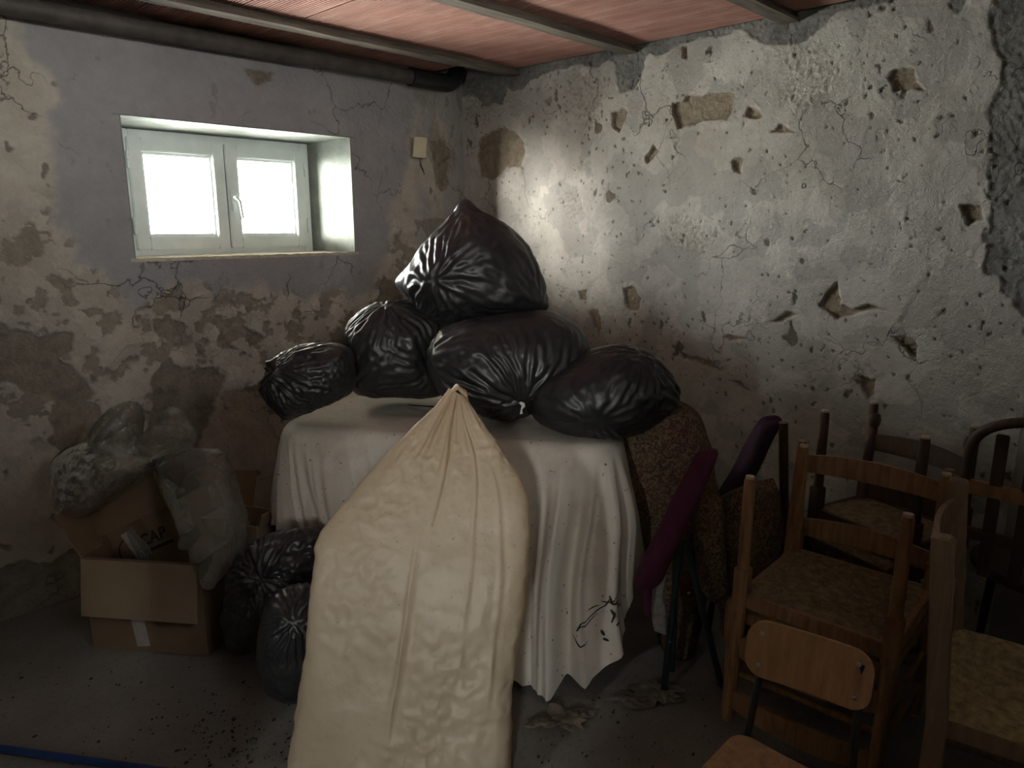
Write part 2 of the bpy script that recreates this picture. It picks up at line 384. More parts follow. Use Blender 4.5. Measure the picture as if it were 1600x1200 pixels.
M['rags'] = plain('dirty_rags', (0.10,0.085,0.065), (0.24,0.21,0.165), 14, 0.95, 0.5, 40, 0.01)

# ================================================================== the room
XW, YS = -4.5, -3.62                      # far ends of the room, behind the camera
CEIL = 2.29
def poly_mask(u, z, poly, warp=None, soft=0.004):
    """1 inside a polygon on the wall, soft at its ragged edge"""
    pu = u.copy(); pz = z.copy()
    if warp is not None: pu = pu+warp[0]; pz = pz+warp[1]
    poly = np.asarray(poly); lo = poly.min(0)-0.08; hi = poly.max(0)+0.08
    out = np.zeros(len(u)); sel = np.where((pu > lo[0]) & (pu < hi[0]) & (pz > lo[1]) & (pz < hi[1]))[0]
    if len(sel) == 0: return out
    x = pu[sel]; y = pz[sel]; inside = np.zeros(len(sel), bool); dist = np.full(len(sel), 9.0)
    for a, b in zip(poly, np.roll(poly, -1, 0)):
        c = ((a[1] > y) != (b[1] > y)) & (x < (b[0]-a[0])*(y-a[1])/((b[1]-a[1]) or 1e-9)+a[0]); inside ^= c
        t = np.clip(((x-a[0])*(b[0]-a[0])+(y-a[1])*(b[1]-a[1]))/(((b-a)**2).sum()+1e-12), 0, 1)
        dist = np.minimum(dist, np.hypot(x-a[0]-t*(b[0]-a[0]), y-a[1]-t*(b[1]-a[1])))
    out[sel] = sstep(-soft, soft, np.where(inside, dist, -dist)); return out
def on_right(px, py):                    # pixel -> (distance from the corner along the right-hand wall, height)
    r = ray(px, py); q = CAM + r*(-CAM[0]/r[0]); return (-q[1], q[2])
def on_left(px, py):
    r = ray(px, py); q = CAM + r*(-CAM[1]/r[1]); return (-q[0], q[2])

# ---- right-hand wall: whitewashed plaster with fallen patches
NU, NV = 560, 468
u, z = np.meshgrid(np.linspace(-0.02, 2.78, NU), np.linspace(0, CEIL, NV)); u = u.ravel(); z = z.ravel()
q = np.stack([u, z, np.zeros_like(u)], 1)
warp = (fbm(q*14, 4, 3)*0.020, fbm(q*14+50, 4, 9)*0.020)
warp_s = (fbm(q*20, 3, 3)*0.009, fbm(q*20+50, 3, 9)*0.009)
EXP_R = [[(750,216),(768,206),(784,199),(802,204),(817,221),(820,240),(814,259),(791,262),(771,281),(750,274),(745,244)],
 [(1050,161),(1065,161),(1076,150),(1100,148),(1125,145),(1146,148),(1146,169),(1136,187),(1099,187),(1080,196),(1061,201),(1056,185)],
 [(958,176),(975,169),(982,176),(975,191),(969,206),(958,199)],
 [(1163,180),(1172,166),(1184,172),(1192,184),(1180,186)], [(1206,206),(1219,195),(1243,205),(1225,207)],
 [(1390,122),(1398,108),(1409,104),(1428,109),(1431,128),(1445,140),(1420,141),(1398,141)],
 [(1300,447),(1307,440),(1312,463),(1313,477),(1333,483),(1357,475),(1390,485),(1357,484),(1333,493),(1307,498),(1297,487),(1280,477)],
 [(1205,502),(1220,494),(1233,487),(1247,491),(1220,504)],
 [(1340,585),(1352,590),(1367,590),(1366,617),(1357,623),(1345,606)],
 [(1393,527),(1413,523),(1437,541),(1430,558),(1413,545)],
 [(973,450),(990,447),(1002,465),(995,487),(978,480)],
 [(1060,549),(1075,556),(1092,560),(1110,564),(1130,580),(1112,574),(1090,566),(1066,560)],
 [(1140,596),(1160,596),(1174,612),(1160,606)], [(1128,525),(1150,524),(1168,530),(1140,532)],
 [(1143,250),(1160,248),(1158,272),(1148,268)], [(1500,320),(1532,318),(1534,345),(1512,352)],
 [(1066,72),(1073,70),(1074,92),(1068,90)], [(1103,80),(1114,73),(1112,84)], [(920,485),(935,482),(940,515),(928,512)],
 [(905,455),(918,452),(915,470),(908,468)], [(850,156),(862,150),(860,166)], [(1010,245),(1022,228),(1030,238),(1014,256)]]
ROUGH_R = [[(900,94),(885,131),(879,161),(896,187),(919,208),(937,187),(949,150),(952,124),(922,116)],
 [(1335,570),(1350,562),(1367,563),(1373,583),(1367,600),(1343,603)], [(1215,80),(1300,60),(1310,110),(1290,170),(1220,170)],
 [(870,300),(900,292),(912,330),(895,345),(880,330)], [(1030,360),(1060,330),(1120,360),(1100,400),(1050,390)], [(728,150),(760,140),(775,185),(740,205)]]
CEM_R = [[(680,90),(680,150),(720,152),(742,148),(757,166),(785,162),(790,136),(812,140),(835,122),(870,108),(905,100),(935,104),(955,92),(962,118),(972,142),(990,140),(1000,118),(1008,90),(1040,82),(1075,68),(1100,60),(1120,58),(1150,46),(1165,50),(1178,60),(1215,70),(1260,62),(1286,40),(1330,12),(1420,2),(1420,-60)],
 [(1548,-60),(1552,40),(1550,70),(1572,95),(1565,125),(1548,175),(1546,220),(1550,250),(1542,300),(1548,330),(1535,380),(1540,405),(1535,425),(1566,450),(1590,480),(1625,500),(1700,520),(1800,-60)],
 [(1478,-40),(1480,10),(1496,22),(1512,4),(1520,-40)]]
exp = np.zeros(len(u)); rough = np.zeros(len(u)); cem = np.zeros(len(u))
for p_ in EXP_R: exp = np.maximum(exp, poly_mask(u, z, [on_right(*a) for a in p_], warp_s))
for p_ in ROUGH_R: rough = np.maximum(rough, poly_mask(u, z, [on_right(*a) for a in p_], warp, 0.02))
for p_ in CEM_R: cem = np.maximum(cem, poly_mask(u, z, [on_right(*a) for a in p_], warp, 0.006))
patch = sstep(0.0, 0.35, fbm(q*1.6, 3, 61))
pitn = fbm(q*np.array([15, 10, 1]), 3, 33); pit = sstep(0.76, 0.82, pitn+0.20*patch)*(1-exp)
pit = np.maximum(pit, sstep(0.62, 0.68, fbm(q*np.array([44, 32, 1]), 2, 45)+0.10*patch)*(1-exp))
flake = sstep(0.05, 0.10, fbm(q*4.5, 5, 71))                       # thin skins of old limewash
gran = fbm(q*60, 3, 21)
d = 0.016*exp + 0.006*cem + 0.005*pit + 0.0022*flake - 0.006*fbm(q*1.8, 3, 5) - 0.0022*fbm(q*9, 3, 6) - 0.0016*(ridged(q*7, 4, 65)-0.5)*sstep(-0.1, 0.3, fbm(q*1.1+9, 2, 67)) \
    + gran*(0.0035*exp + 0.004*rough + 0.004*cem + 0.0010) + 0.0035*rough
vr = np.stack([d-0.004, -u, z], 1)
f = grid_faces(NU, NV)
me = mesh_np('wall_right', vr, f[:, ::-1].copy())
attr(me, 'exp', np.clip(exp + 0.40*rough*(gran > 0.05), 0, 1)); attr(me, 'cem', cem); attr(me, 'pit', pit*0.8); attr(me, 'tone', flake)
wr = struct(link('wall_right', me, M['wall_r']), 'flaking whitewashed plaster wall with fallen patches')
mb = MB(); mb.box((0.03, YS-0.2, -0.1), (0.25, 0.3, CEIL+0.3)); mb.box((-0.004, YS-0.2, 0), (0.03, -2.78, CEIL))
mb.build('masonry', M['rough_wall'], wr, False)

# ---- window wall, with an opening
WX0, WX1, WZ0, WZ1 = -1.815, -0.762, 1.362, 1.920
us = np.concatenate([np.linspace(-0.02, -WX1, 140), np.linspace(-WX1, -WX0, 190)[1:], np.linspace(-WX0, 2.75, 160)[1:]])
zs = np.concatenate([np.linspace(0, WZ0, 250), np.linspace(WZ0, WZ1, 100)[1:], np.linspace(WZ1, CEIL, 76)[1:]])
NU, NV = len(us), len(zs)
u, z = np.meshgrid(us, zs); u = u.ravel(); z = z.ravel(); q = np.stack([u, z, np.full_like(u, 7.7)], 1)
warp = (fbm(q*9, 5, 13)*0.045, fbm(q*9+50, 5, 19)*0.045)
warp_s = (fbm(q*16, 4, 13)*0.02, fbm(q*16+50, 4, 19)*0.02)
GREY_L = [[(40,-40),(30,70),(75,110),(85,180),(70,260),(90,330),(120,400),(190,450),(215,490),(240,462),(275,440),(330,455),(400,440),(470,470),(520,450),(560,470),(600,430),(612,330),(640,250),(650,120),(600,-60)]]
EXP_L = [[(76,656),(88,628),(100,616),(148,636),(136,668),(120,692),(100,704),(80,684)],
 [(226,700),(236,640),(240,590),(262,560),(288,580),(308,574),(332,572),(352,588),(340,620),(316,656),(304,690),(250,720)],
 [(300,700),(318,640),(330,622),(338,622),(322,668),(310,705)],
 [(-60,505),(0,508),(60,524),(110,518),(118,545),(90,560),(126,585),(150,615),(120,640),(80,620),(44,616),(20,600),(-60,590)],
 [(344,512),(356,530),(372,548),(350,546),(338,528)], [(380,512),(400,520),(416,530),(392,546)],
 [(-80,900),(-10,890),(40,875),(80,880),(130,850),(170,880),(170,990),(60,990),(-80,1010)],
 [(240,500),(262,494),(292,512),(288,530),(262,530),(242,520)], [(0,745),(8,735),(10,752)], [(-5,848),(16,852),(12,860)],
 [(382,106),(400,112),(430,118),(415,130),(402,134),(390,122)], [(600,430),(625,450),(630,520),(600,560),(560,600),(575,520)],
 [(672,222),(690,215),(702,240),(698,290),(685,300),(676,270)]]
grey = np.zeros(len(u)); exp = np.zeros(len(u))
for p_ in GREY_L: grey = np.maximum(grey, poly_mask(u, z, [on_left(*a) for a in p_], warp, 0.03))
for p_ in EXP_L: exp = np.maximum(exp, poly_mask(u, z, [on_left(*a) for a in p_], warp_s, 0.005))
zone = (1-grey)*sstep(0.55, 0.75, z)*(1-sstep(1.5, 1.7, z))        # band where several coats flake
fl = fbm(q*6.5, 6, 77, 0.6); flake = sstep(0.0, 0.03, fl); mott = zone*sstep(0.18, 0.22, fbm(q*9, 5, 81, 0.6))
exp = np.maximum(exp, mott*0.8)
cband = sstep(0.36, 0.40, 0.38+0.38-u+fbm(q*5, 3, 91)*0.04)        # rough render round the corner pipe
rim = poly_mask(u, z, [(-WX1-0.09, WZ0-0.10), (-WX0+0.05, WZ0-0.10), (-WX0+0.05, WZ1+0.05), (-WX1-0.09, WZ1+0.05)], warp, 0.05)
exp = exp*(1-rim)
cor = 1-sstep(0.30, 0.40, u+fbm(q*4, 3, 95)*0.05)
exp = np.maximum(exp, cor*0.55*sstep(-0.05, 0.35, fbm(q*np.array([9, 3.5, 1]), 5, 99)))
grey = np.maximum(grey*(1-0.0*cor), cor*0.75*sstep(0.0, 0.2, fbm(q*np.array([4, 2, 1]), 3, 101)+0.1))
pit = sstep(0.62, 0.68, fbm(q*np.array([15, 11, 1]), 3, 35))*(1-exp)*(1-0.7*grey)
gran = fbm(q*60, 3, 23)
d = 0.012*exp + 0.003*flake*zone + 0.006*pit - 0.006*fbm(q*1.8, 3, 15)*(1-rim) - 0.002*fbm(q*8, 3, 16)*(1-rim) + gran*(0.003*exp+0.0008) \
    - 0.028*cor*sstep(0.0, 0.25, u)*0 - 0.02*np.sin(np.clip(u/0.38, 0, 1)*math.pi)*(u < 0.38)
vl = np.stack([-u, d*(1-rim*0.9)-0.001, z], 1)
f = grid_faces(NU, NV); cu = us[:-1][f[:,0] % NU]; cz = zs[f[:,0]//NU]
keep = ~((cu > -WX1-1e-6) & (cu < -WX0-1e-6) & (cz > WZ0-1e-6) & (cz < WZ1-1e-6))
me = mesh_np('wall_left', vl, f[keep].copy())
attr(me, 'exp', exp); attr(me, 'cem', grey); attr(me, 'pit', pit*0.7); attr(me, 'tone', np.clip(flake*zone+0.3*cor, 0, 1))
wl = struct(link('wall_left', me, M['wall_l']), 'grey and beige peeling wall around the small window')
mb = MB()
mb.box((XW-0.2, 0.03, -0.1), (WX0-0.02, 0.36, CEIL+0.3)); mb.box((WX1+0.02, 0.03, -0.1), (0.25, 0.36, CEIL+0.3))
mb.box((WX0-0.02, 0.03, -0.1), (WX1+0.02, 0.36, WZ0-0.03)); mb.box((WX0-0.02, 0.03, WZ1+0.02), (WX1+0.02, 0.36, CEIL+0.3))
mb.box((XW, -0.001, 0), (-2.75, 0.03, CEIL))
mb.build('masonry', M['rough_wall'], wl, False)

# ---- the walls behind the camera, floor, ceiling
def pierced(mb, ax, lo, hi, span, holes, z1):         # a wall from span[0] to span[1], with rectangular holes (a, b, z0, z1)
    def bx_(a, b, z0_, z1_):
        if b-a > 1e-6 and z1_-z0_ > 1e-6: mb.box((lo, a, z0_) if ax == 'x' else (a, lo, z0_), (hi, b, z1_) if ax == 'x' else (b, hi, z1_))
    c_ = span[0]
    for h in holes:
        bx_(c_, h[0], -0.1, z1); bx_(h[0], h[1], -0.1, h[2]); bx_(h[0], h[1], h[3], z1); c_ = h[1]
    bx_(c_, span[1], -0.1, z1)
YP = -5.0                                               # added passage, out of view; its two openings let in fill light
O1 = (-2.53, -2.38, 1.18, 1.54); O2 = (-4.50, -4.12, 1.15, 1.68)
mb = MB(); pierced(mb, 'x', XW-0.2, XW, (YP-0.2, 0.1), [O2, O1], CEIL+0.3); mb.box((XW-0.2, YP-0.2, -0.1), (-3.2, YP, CEIL+0.3)); mb.box((-3.35, YP, -0.1), (-3.2, YS, CEIL+0.3))
struct(mb.build('wall_fill_passage', M['rough_wall'], None, False), 'rough plaster walls of an added passage with fill-light openings, out of view')
mb = MB(); pierced(mb, 'x', -3.35, -3.25, (YS, 0.02), [(-3.40, -2.70, -0.1, 2.0), (-2.47, -1.85, -0.1, 2.0)], CEIL+0.1)
struct(mb.build('wall_back', M['rough_wall'], None, False), 'rough plaster wall out of view with two doorways added to pass fill light')  # doorways added here to steer the passage light across the room
mb = MB(); BV = [(x, x+0.15, 2.03, 2.22) for x in (-2.60, -2.38, -2.16, -1.94)]   # vent slots added under the ceiling behind the viewer, fill for the window wall
pierced(mb, 'y', YS-0.2, YS, (-3.25, 0.25), BV, CEIL+0.3)
struct(mb.build('wall_front', M['rough_wall'], None, False), 'rough plaster wall behind the viewer with a row of vent slots added for fill light')
mb = MB(); mb.box((-3.2, 0.36, 1.98), (0.25, 2.0, 2.10)); struct(mb.build('light_blocker_1', M['rough_wall'], None, False), 'unseen slab added outside above the window to block the high sky')  # added overhang, out of view, cutting off the high sky
mb = MB(); mb.box((-7.2, -2.75, -0.2), (-7.0, 0.5, 4.0)); struct(mb.build('light_blocker_2', M['rough_wall'], None, False), 'unseen wall added outside the passage to block the sun')  # added screen, out of view, stopping sun at the passage opening
gx, gy = np.meshgrid(np.linspace(XW-0.2, 0.05, 260), np.linspace(-5.2, 0.05, 280)); qq = np.stack([gx.ravel(), gy.ravel(), 0*gx.ravel()], 1)
hz = np.minimum(0.004*fbm(qq*3, 4, 41)+0.0015*fbm(qq*16, 3, 43), 0.004)-0.004
fl_o = struct(link('floor', mesh_np('floor', np.stack([qq[:,0], qq[:,1], hz], 1), grid_faces(260, 280)), M['floor']), 'dusty bare concrete floor')
mb = MB(); mb.box((XW-0.2, -5.2, -0.2), (0.25, 0.36, -0.02)); mb.build('slab', M['floor'], fl_o, False)
ce = struct(MB().box((-3.3, YS-0.2, CEIL+0.05), (0.25, 0.36, CEIL+0.25)).box((XW-0.2, -5.2, CEIL+0.05), (-3.3, 0.36, CEIL+0.25)).build('ceiling', M['rough_wall'], None, False), 'ceiling of ribbed terracotta tiles between beams')
BEAM_Y = [-0.40, -1.125, -1.86, -2.60, -3.33, -4.07]
def tile_mesh(L):
    n = 19; w = 0.2465; pts = []
    for i in range(n):
        x0 = w*i/n; p = w/n
        pts += [(x0+0.0004, 0.0), (x0+p*0.66, 0.0), (x0+p*0.70, 0.009), (x0+p*0.97, 0.009)]
    pts = [(0, 0.010)] + pts + [(w, 0.010), (w, 0.03), (0, 0.03)]
    m = len(pts); v = [(a, yy, b) for yy in (0, L) for a, b in pts]
    fc = [(i, (i+1) % m, m+(i+1) % m, m+i) for i in range(m)]
    me = bpy.data.meshes.new('ceiling_tile'); me.from_pydata(v, [], fc+[tuple(range(m))[::-1], tuple(range(m, 2*m))]); me.update(); me.materials.append(M['tile']); return me
bays = [(-0.045, -0.40)] + list(zip(BEAM_Y, BEAM_Y[1:]))
shared = {}
for bi, (ya, yb) in enumerate(bays[:4]):
    L = ya-yb-0.022 if bi else ya-yb-0.015
    key = round(L, 3)
    if key not in shared: shared[key] = tile_mesh(L)
    for i in range(13):
        if bi == 0 and i == 0: continue       # a tile is missing over the pipe in the corner
        o = link('ceiling_tile', shared[key], None, ce)
        o.location = (-0.255-0.25*i+0.004*random.random(), yb+0.011, CEIL-0.002+0.004*random.random())
for yb in BEAM_Y:                              # weathered beams between the tiles
    mb = MB(); n = 60; prof = [(-0.036, 0.0), (0.036, 0.0), (0.036, 0.013), (0.020, 0.017), (0.020, 0.07), (-0.020, 0.07), (-0.020, 0.017), (-0.036, 0.013)]
    rings = []
    for i in range(n+1):
        x = XW + (0.03-XW)*i/n
        rings.append([mb.bm.verts.new((x, yb+a+0.002*mnoise.noise(Vector((x*4, a*30, yb))), CEIL-0.034+b+0.003*mnoise.noise(Vector((x*5, 3+b, yb+a*20))))) for a, b in prof])
    for a, b in zip(rings, rings[1:]):
        for k_ in range(8): mb.bm.faces.new((a[k_], a[(k_+1)%8], b[(k_+1)%8], b[k_]))
    mb.bm.faces.new(rings[0]); mb.bm.faces.new(rings[-1][::-1])
    mb.build('beam', M['beam'], ce)

# ---- window: frame, two sashes, panes, hinges, handle, whitewashed reveal and sill
win = struct(empty('window_1', (0, 0, 0)), 'white double casement window set deep in the wall')
YF = 0.25; FX0, FX1, FZ0, FZ1 = -1.755, -0.850, 1.362, 1.902
def quad_slab(mb, a, b, c, d_, t):            # a thick quad, t = offset vector
    A = [mb.bm.verts.new(Vector(p)) for p in (a, b, c, d_)]; B = [mb.bm.verts.new(Vector(p)+Vector(t)) for p in (a, b, c, d_)]
    mb.bm.faces.new(A); mb.bm.faces.new(B[::-1])
    for i in range(4): mb.bm.faces.new((A[i], B[i], B[(i+1)%4], A[(i+1)%4]))
y0, y1 = -0.003, 0.31
mb = MB(); quad_slab(mb, (WX1, y0, WZ0), (WX1, y0, WZ1), (FX1, y1, WZ1), (FX1, y1, WZ0), (0.05, 0.02, 0)); mb.build('reveal_side', M['reveal'], win, False)
mb = MB(); quad_slab(mb, (WX0, y0, WZ0), (WX0, y0, WZ1), (FX0, y1, WZ1), (FX0, y1, WZ0), (-0.05, 0.02, 0)); mb.build('reveal_side', M['reveal'], win, False)
mb = MB(); quad_slab(mb, (WX0-0.03, y0, WZ1), (WX1+0.03, y0, WZ1), (FX1+0.03, y1, FZ1), (FX0-0.03, y1, FZ1), (0, 0.02, 0.05)); mb.build('reveal_head', M['reveal'], win, False)
mb = MB(); n = 60
top = [[mb.bm.verts.new((WX0-0.02+(WX1-WX0+0.04)*i/n, yy, WZ0+0.004+0.004*mnoise.noise(Vector((i*0.6, yy*30, 0))))) for i in range(n+1)] for yy in (-0.004, 0.05, 0.15, 0.31)]
bot = [[mb.bm.verts.new((v.co.x, v.co.y, WZ0-0.010)) for v in row] for row in (top[0], top[-1])]
for a, b in list(zip(top, top[1:]))+[(bot[0], top[0])]:
    for i in range(n): mb.bm.faces.new((a[i], a[i+1], b[i+1], b[i]))
mb.build('sill', M['sill'], win)
def rect_frame(mb, x0, x1, z0, z1, w, ya, yb):
    mb.box((x0, ya, z0), (x0+w, yb, z1)); mb.box((x1-w, ya, z0), (x1, yb, z1)); mb.box((x0+w, ya, z0), (x1-w, yb, z0+w)); mb.box((x0+w, ya, z1-w), (x1-w, yb, z1))
mb = MB(); rect_frame(mb, FX0, FX1, FZ0, FZ1, 0.046, YF, YF+0.06); mb.bevel(0.003).build('frame', M['frame'], win)
XM = -1.297
for sgn, (xa, xb) in ((0, (FX0+0.034, XM-0.0025)), (1, (XM+0.0025, FX1-0.034))):
    za, zb = FZ0+0.030, FZ1-0.034
    mb = MB(); rect_frame(mb, xa, xb, za, zb, 0.056, YF-0.016, YF+0.035); mb.bevel(0.004, 2)
    sash = mb.build('sash', M['frame'], win)
    mb = MB(); rect_frame(mb, xa+0.050, xb-0.050, za+0.050, zb-0.050, 0.018, YF+0.0, YF+0.030); mb.bevel(0.003); mb.build('glazing_bead', M['frame'], sash)
    mb = MB(); rect_frame(mb, xa+0.066, xb-0.066, za+0.066, zb-0.066, 0.004, YF+0.016, YF+0.026); mb.build('gasket', M['dark_gasket'], sash)
    mb = MB(); mb.box((xa+0.062, YF+0.019, za+0.062), (xb-0.062, YF+0.023, zb-0.062)); mb.build('pane', M['glass'], sash, False)
    xh = xa-0.004 if not sgn else xb+0.004
    for zh in (za+0.07, zb-0.13):
        mb = MB(); mb.tube([(xh, YF-0.020, zh), (xh, YF-0.020, zh+0.034)], 0.0065, 10); mb.tube([(xh, YF-0.020, zh+0.037), (xh, YF-0.020, zh+0.072)], 0.0065, 10); mb.build('hinge', M['frame'], sash)
mb = MB(); mb.box((XM+0.012, YF-0.024, 1.60), (XM+0.036, YF-0.014, 1.665)); mb.box((XM+0.014, YF-0.030, 1.565), (XM+0.030, YF-0.014, 1.60)); mb.bevel(0.003)
hd = mb.build('handle_plate', M['frame'], win)
mb = MB(); mb.tube([(XM+0.024, YF-0.02, 1.628), (XM+0.026, YF-0.048, 1.626), (XM+0.040, YF-0.054, 1.61), (XM+0.050, YF-0.052, 1.53)], [0.008,0.009,0.008,0.007], 10); mb.build('handle', M['frame'], win)
mb = MB(); mb.box((XM-0.0028, YF-0.004, FZ0+0.035), (XM+0.0028, YF+0.03, FZ1-0.038)); mb.build('meeting_seam', M['dark_gasket'], win, False)

# ---- pipe along the top of the window wall, with its elbow in the corner
pr = tag(empty('drain_pipe', (-1.5, -0.05, 2.2)), 'rusty brown drain pipe running above the window up to the corner', 'pipe')
def rel(o, pts): return [Vector(p)-o.location for p in pts]
PY, PZc = -0.072, 2.238
mb = MB(); mb.tube(rel(pr, [(XW+0.02, PY, PZc+0.005), (-3, PY, PZc), (-2, PY, PZc-0.004), (-1, PY, PZc+0.002), (-0.40, PY, PZc)]), 0.036, 20); mb.build('tube', M['pipe'], pr)
mb = MB(); ang = [R_(a) for a in range(0, 91, 10)]
mb.tube(rel(pr, [(-0.43, PY, PZc), (-0.30, PY, PZc)]+[(-0.20+0.09*math.sin(a), PY, PZc+0.09-0.09*math.cos(a)) for a in ang]+[(-0.11, PY, CEIL+0.045)]), 0.046, 20); mb.build('elbow', M['elbow'], pr)

# ---- junction box on the wall by the corner
c = P(656, 231, 3.95); r = ray(656, 231); c = CAM + r*((-0.060-CAM[1])/r[1])
jb = tag(empty('junction_box', c), 'small cream plastic box screwed to the wall near the corner', 'electrical box')
T = Matrix.Rotation(R_(6), 4, 'Y') @ Matrix.Rotation(R_(-38), 4, 'Z')
mb = MB().box((-0.034, -0.018, -0.052), (0.034, 0.006, 0.052), T); mb.bevel(0.004); mb.build('cover', M['cream_box'], jb)
mb = MB().box((-0.030, 0.004, -0.048), (0.034, 0.040, 0.048), T); mb.build('back_box', M['dark_gasket'], jb)
mb = MB().tube([(0.0, 0.0, -0.05), (-0.006, -0.006, -0.09), (0.012, -0.012, -0.125), (0.020, -0.006, -0.135), (0.022, 0.004, -0.11), (0.006, 0.012, -0.07)], 0.0022, 6); mb.build('wire', M['dark_gasket'], jb)

# ================================================================== objects
_ico = {}
def ico(sub):
    if sub not in _ico:
        bm = bmesh.new(); bmesh.ops.create_icosphere(bm, subdivisions=sub, radius=1.0)
        bm.verts.ensure_lookup_table()
        _ico[sub] = (np.array([v.co[:] for v in bm.verts]), np.array([[v.index for v in f.verts] for f in bm.faces])); bm.free()
    return _ico[sub]
def unit(a): a = np.asarray(a, float); return a/np.linalg.norm(a)
def bag_verts(ax, peaks=(), gathers=(), p=2.5, zmin=None, seed=1, crumple=0.010, lump=0.05, sub=7, fine=1.0):
    """a filled thin-walled bag in (right, away, up) axes; peaks pull corners out, pleats run from the gathers"""
    n, f = ico(sub); ax = np.asarray(ax, float)
    r = (np.abs(n)**p).sum(1)**(-1/p)
    s = 1 + lump*fbm(n*1.3+seed, 3, seed)
    for d_, a, kk in peaks: s = s + a*np.exp(kk*(n@unit(d_)-1))
    v = n*(r*s)[:,None]*ax
    pl = np.zeros(len(n))
    for d_, a, freq, reach in gathers:
        d_ = unit(d_); t = unit(np.cross(d_, [0.3, 0.8, 0.52])); b = np.cross(d_, t)
        ct = n@d_; th = np.arccos(np.clip(ct, -1, 1)); x = n@t; y = n@b; rr = np.hypot(x, y)+1e-6
        wq = 0.35*fbm(n*2.2+seed*3.1, 2, seed+5)
        g = np.stack([freq*(x/rr)+wq, freq*(y/rr)+wq, th*0.9+seed], 1)
        w = np.exp(-(th/reach)**2)*sstep(0.0, 0.18, th)
        pl += a*0.40*w*((ridged(g*1.8, 2, seed+11)**4)-0.1) + a*0.22*w*(ridged(g*0.6, 1, seed+12)-0.5)
    q_ = n*ax/np.mean(ax)
    wp = q_ + 0.15*np.stack([fbm(q_*2+11, 2, seed), fbm(q_*2+31, 2, seed+1), fbm(q_*2+57, 2, seed+2)], 1)
    cr_ = crumple*0.9*(ridged(wp*np.array([1.7, 1.7, 1.3])+seed*7, 2, seed+23)**2-0.3) + crumple*0.30*fine*(ridged(wp*5+seed*5, 2, seed+29)**3-0.2)
    nr = n/ax; nr /= np.linalg.norm(nr, axis=1)[:,None]
    v = v + nr*(pl+cr_)[:,None]
    if zmin is not None:
        low = v[:,2] < zmin+0.03
        v[:,2] = np.where(low, zmin+0.03-0.03*np.tanh((zmin+0.03-v[:,2])/0.03), v[:,2])
    return v, f
def to_world(v, yaw=0.0, roll=0.0):                       # local (right, away, up) -> world axes
    cr_, sr = math.cos(roll), math.sin(roll)
    v = np.stack([v[:,0]*cr_-v[:,2]*sr, v[:,1], v[:,0]*sr+v[:,2]*cr_], 1)
    cy, sy = math.cos(yaw), math.sin(yaw)
    v = np.stack([v[:,0]*cy-v[:,1]*sy, v[:,0]*sy+v[:,1]*cy, v[:,2]], 1)
    return v[:,0:1]*Rv + v[:,1:2]*Fv + v[:,2:3]*Zv
def bag(name, c, ax, mat, label, cat, group=None, yaw=0.0, roll=0.0, parent=None, **kw):
    v, f = bag_verts(ax, **kw)
    o = link(name, mesh_np(name, to_world(v, yaw, roll), f), mat, parent); o.location = Vector(c)
    if parent is not None: o.location = Vector(c)-parent.location
    if label: tag(o, label, cat, group)
    return o

def buckle(v, f, grow, iters=120, hold=0.01, bend=0.25, seed=1, noise=0.004, nfreq=14.0, quads=False, x0=None, pleat=None):
    """let a thin skin that is slightly too large for its form buckle into folds; grow(mid, dir) -> extra length of each edge"""
    if quads: pr_ = [(0,1),(1,2),(2,3),(3,0),(0,2),(1,3)]
    else: pr_ = [(0,1),(1,2),(2,0)]
    ed = np.concatenate([f[:, list(p_)] for p_ in pr_]); ed = np.unique(np.sort(ed, 1), axis=0); i, j = ed[:,0], ed[:,1]
    d0 = v[j]-v[i]; L0 = np.linalg.norm(d0, axis=1)+1e-9; L = L0*(1+grow((v[i]+v[j])/2, d0/L0[:,None]))
    N = len(v); idx = np.concatenate([i, j]); deg = np.bincount(idx, minlength=N).astype(float)[:,None]; deg[deg == 0] = 1
    def gather(w): return np.stack([np.bincount(idx, weights=w[:,k_], minlength=N) for k_ in range(3)], 1)/deg
    def lap(a): return gather(np.concatenate([a[j], a[i]]))-a
    tri = f[:, :3]; nn = np.cross(v[tri[:,1]]-v[tri[:,0]], v[tri[:,2]]-v[tri[:,0]]); vn = np.zeros_like(v)
    for k_ in range(3): vn += np.stack([np.bincount(tri[:,k_], weights=nn[:,c_], minlength=N) for c_ in range(3)], 1)
    vn /= np.linalg.norm(vn, axis=1)[:,None]+1e-12
    x = (v if x0 is None else x0) + vn*(noise*fbm(v*nfreq, 3, seed) + (0 if pleat is None else pleat))[:,None]
    for it in range(iters):
        d = x[j]-x[i]; l = np.linalg.norm(d, axis=1)+1e-9; c_ = d*(0.5*(l-L)/l)[:,None]
        x = x + 1.7*gather(np.concatenate([c_, -c_]))
        u_ = x-v; x = x - bend*lap(lap(u_)) - hold*u_
    return x

def refine(f, *arrs):                                      # split each triangle in four
    ed = np.sort(np.concatenate([f[:, [0,1]], f[:, [1,2]], f[:, [2,0]]]), 1); un, inv = np.unique(ed, axis=0, return_inverse=True); inv = inv.ravel(); n_ = len(f); N = len(arrs[0])
    a, b, c_ = N+inv[:n_], N+inv[n_:2*n_], N+inv[2*n_:]
    f2 = np.concatenate([np.stack(t_, 1) for t_ in ((f[:,0], a, c_), (a, f[:,1], b), (c_, b, f[:,2]), (a, b, c_))])
    return [f2]+[np.concatenate([x, (x[un[:,0]]+x[un[:,1]])/2]) for x in arrs]

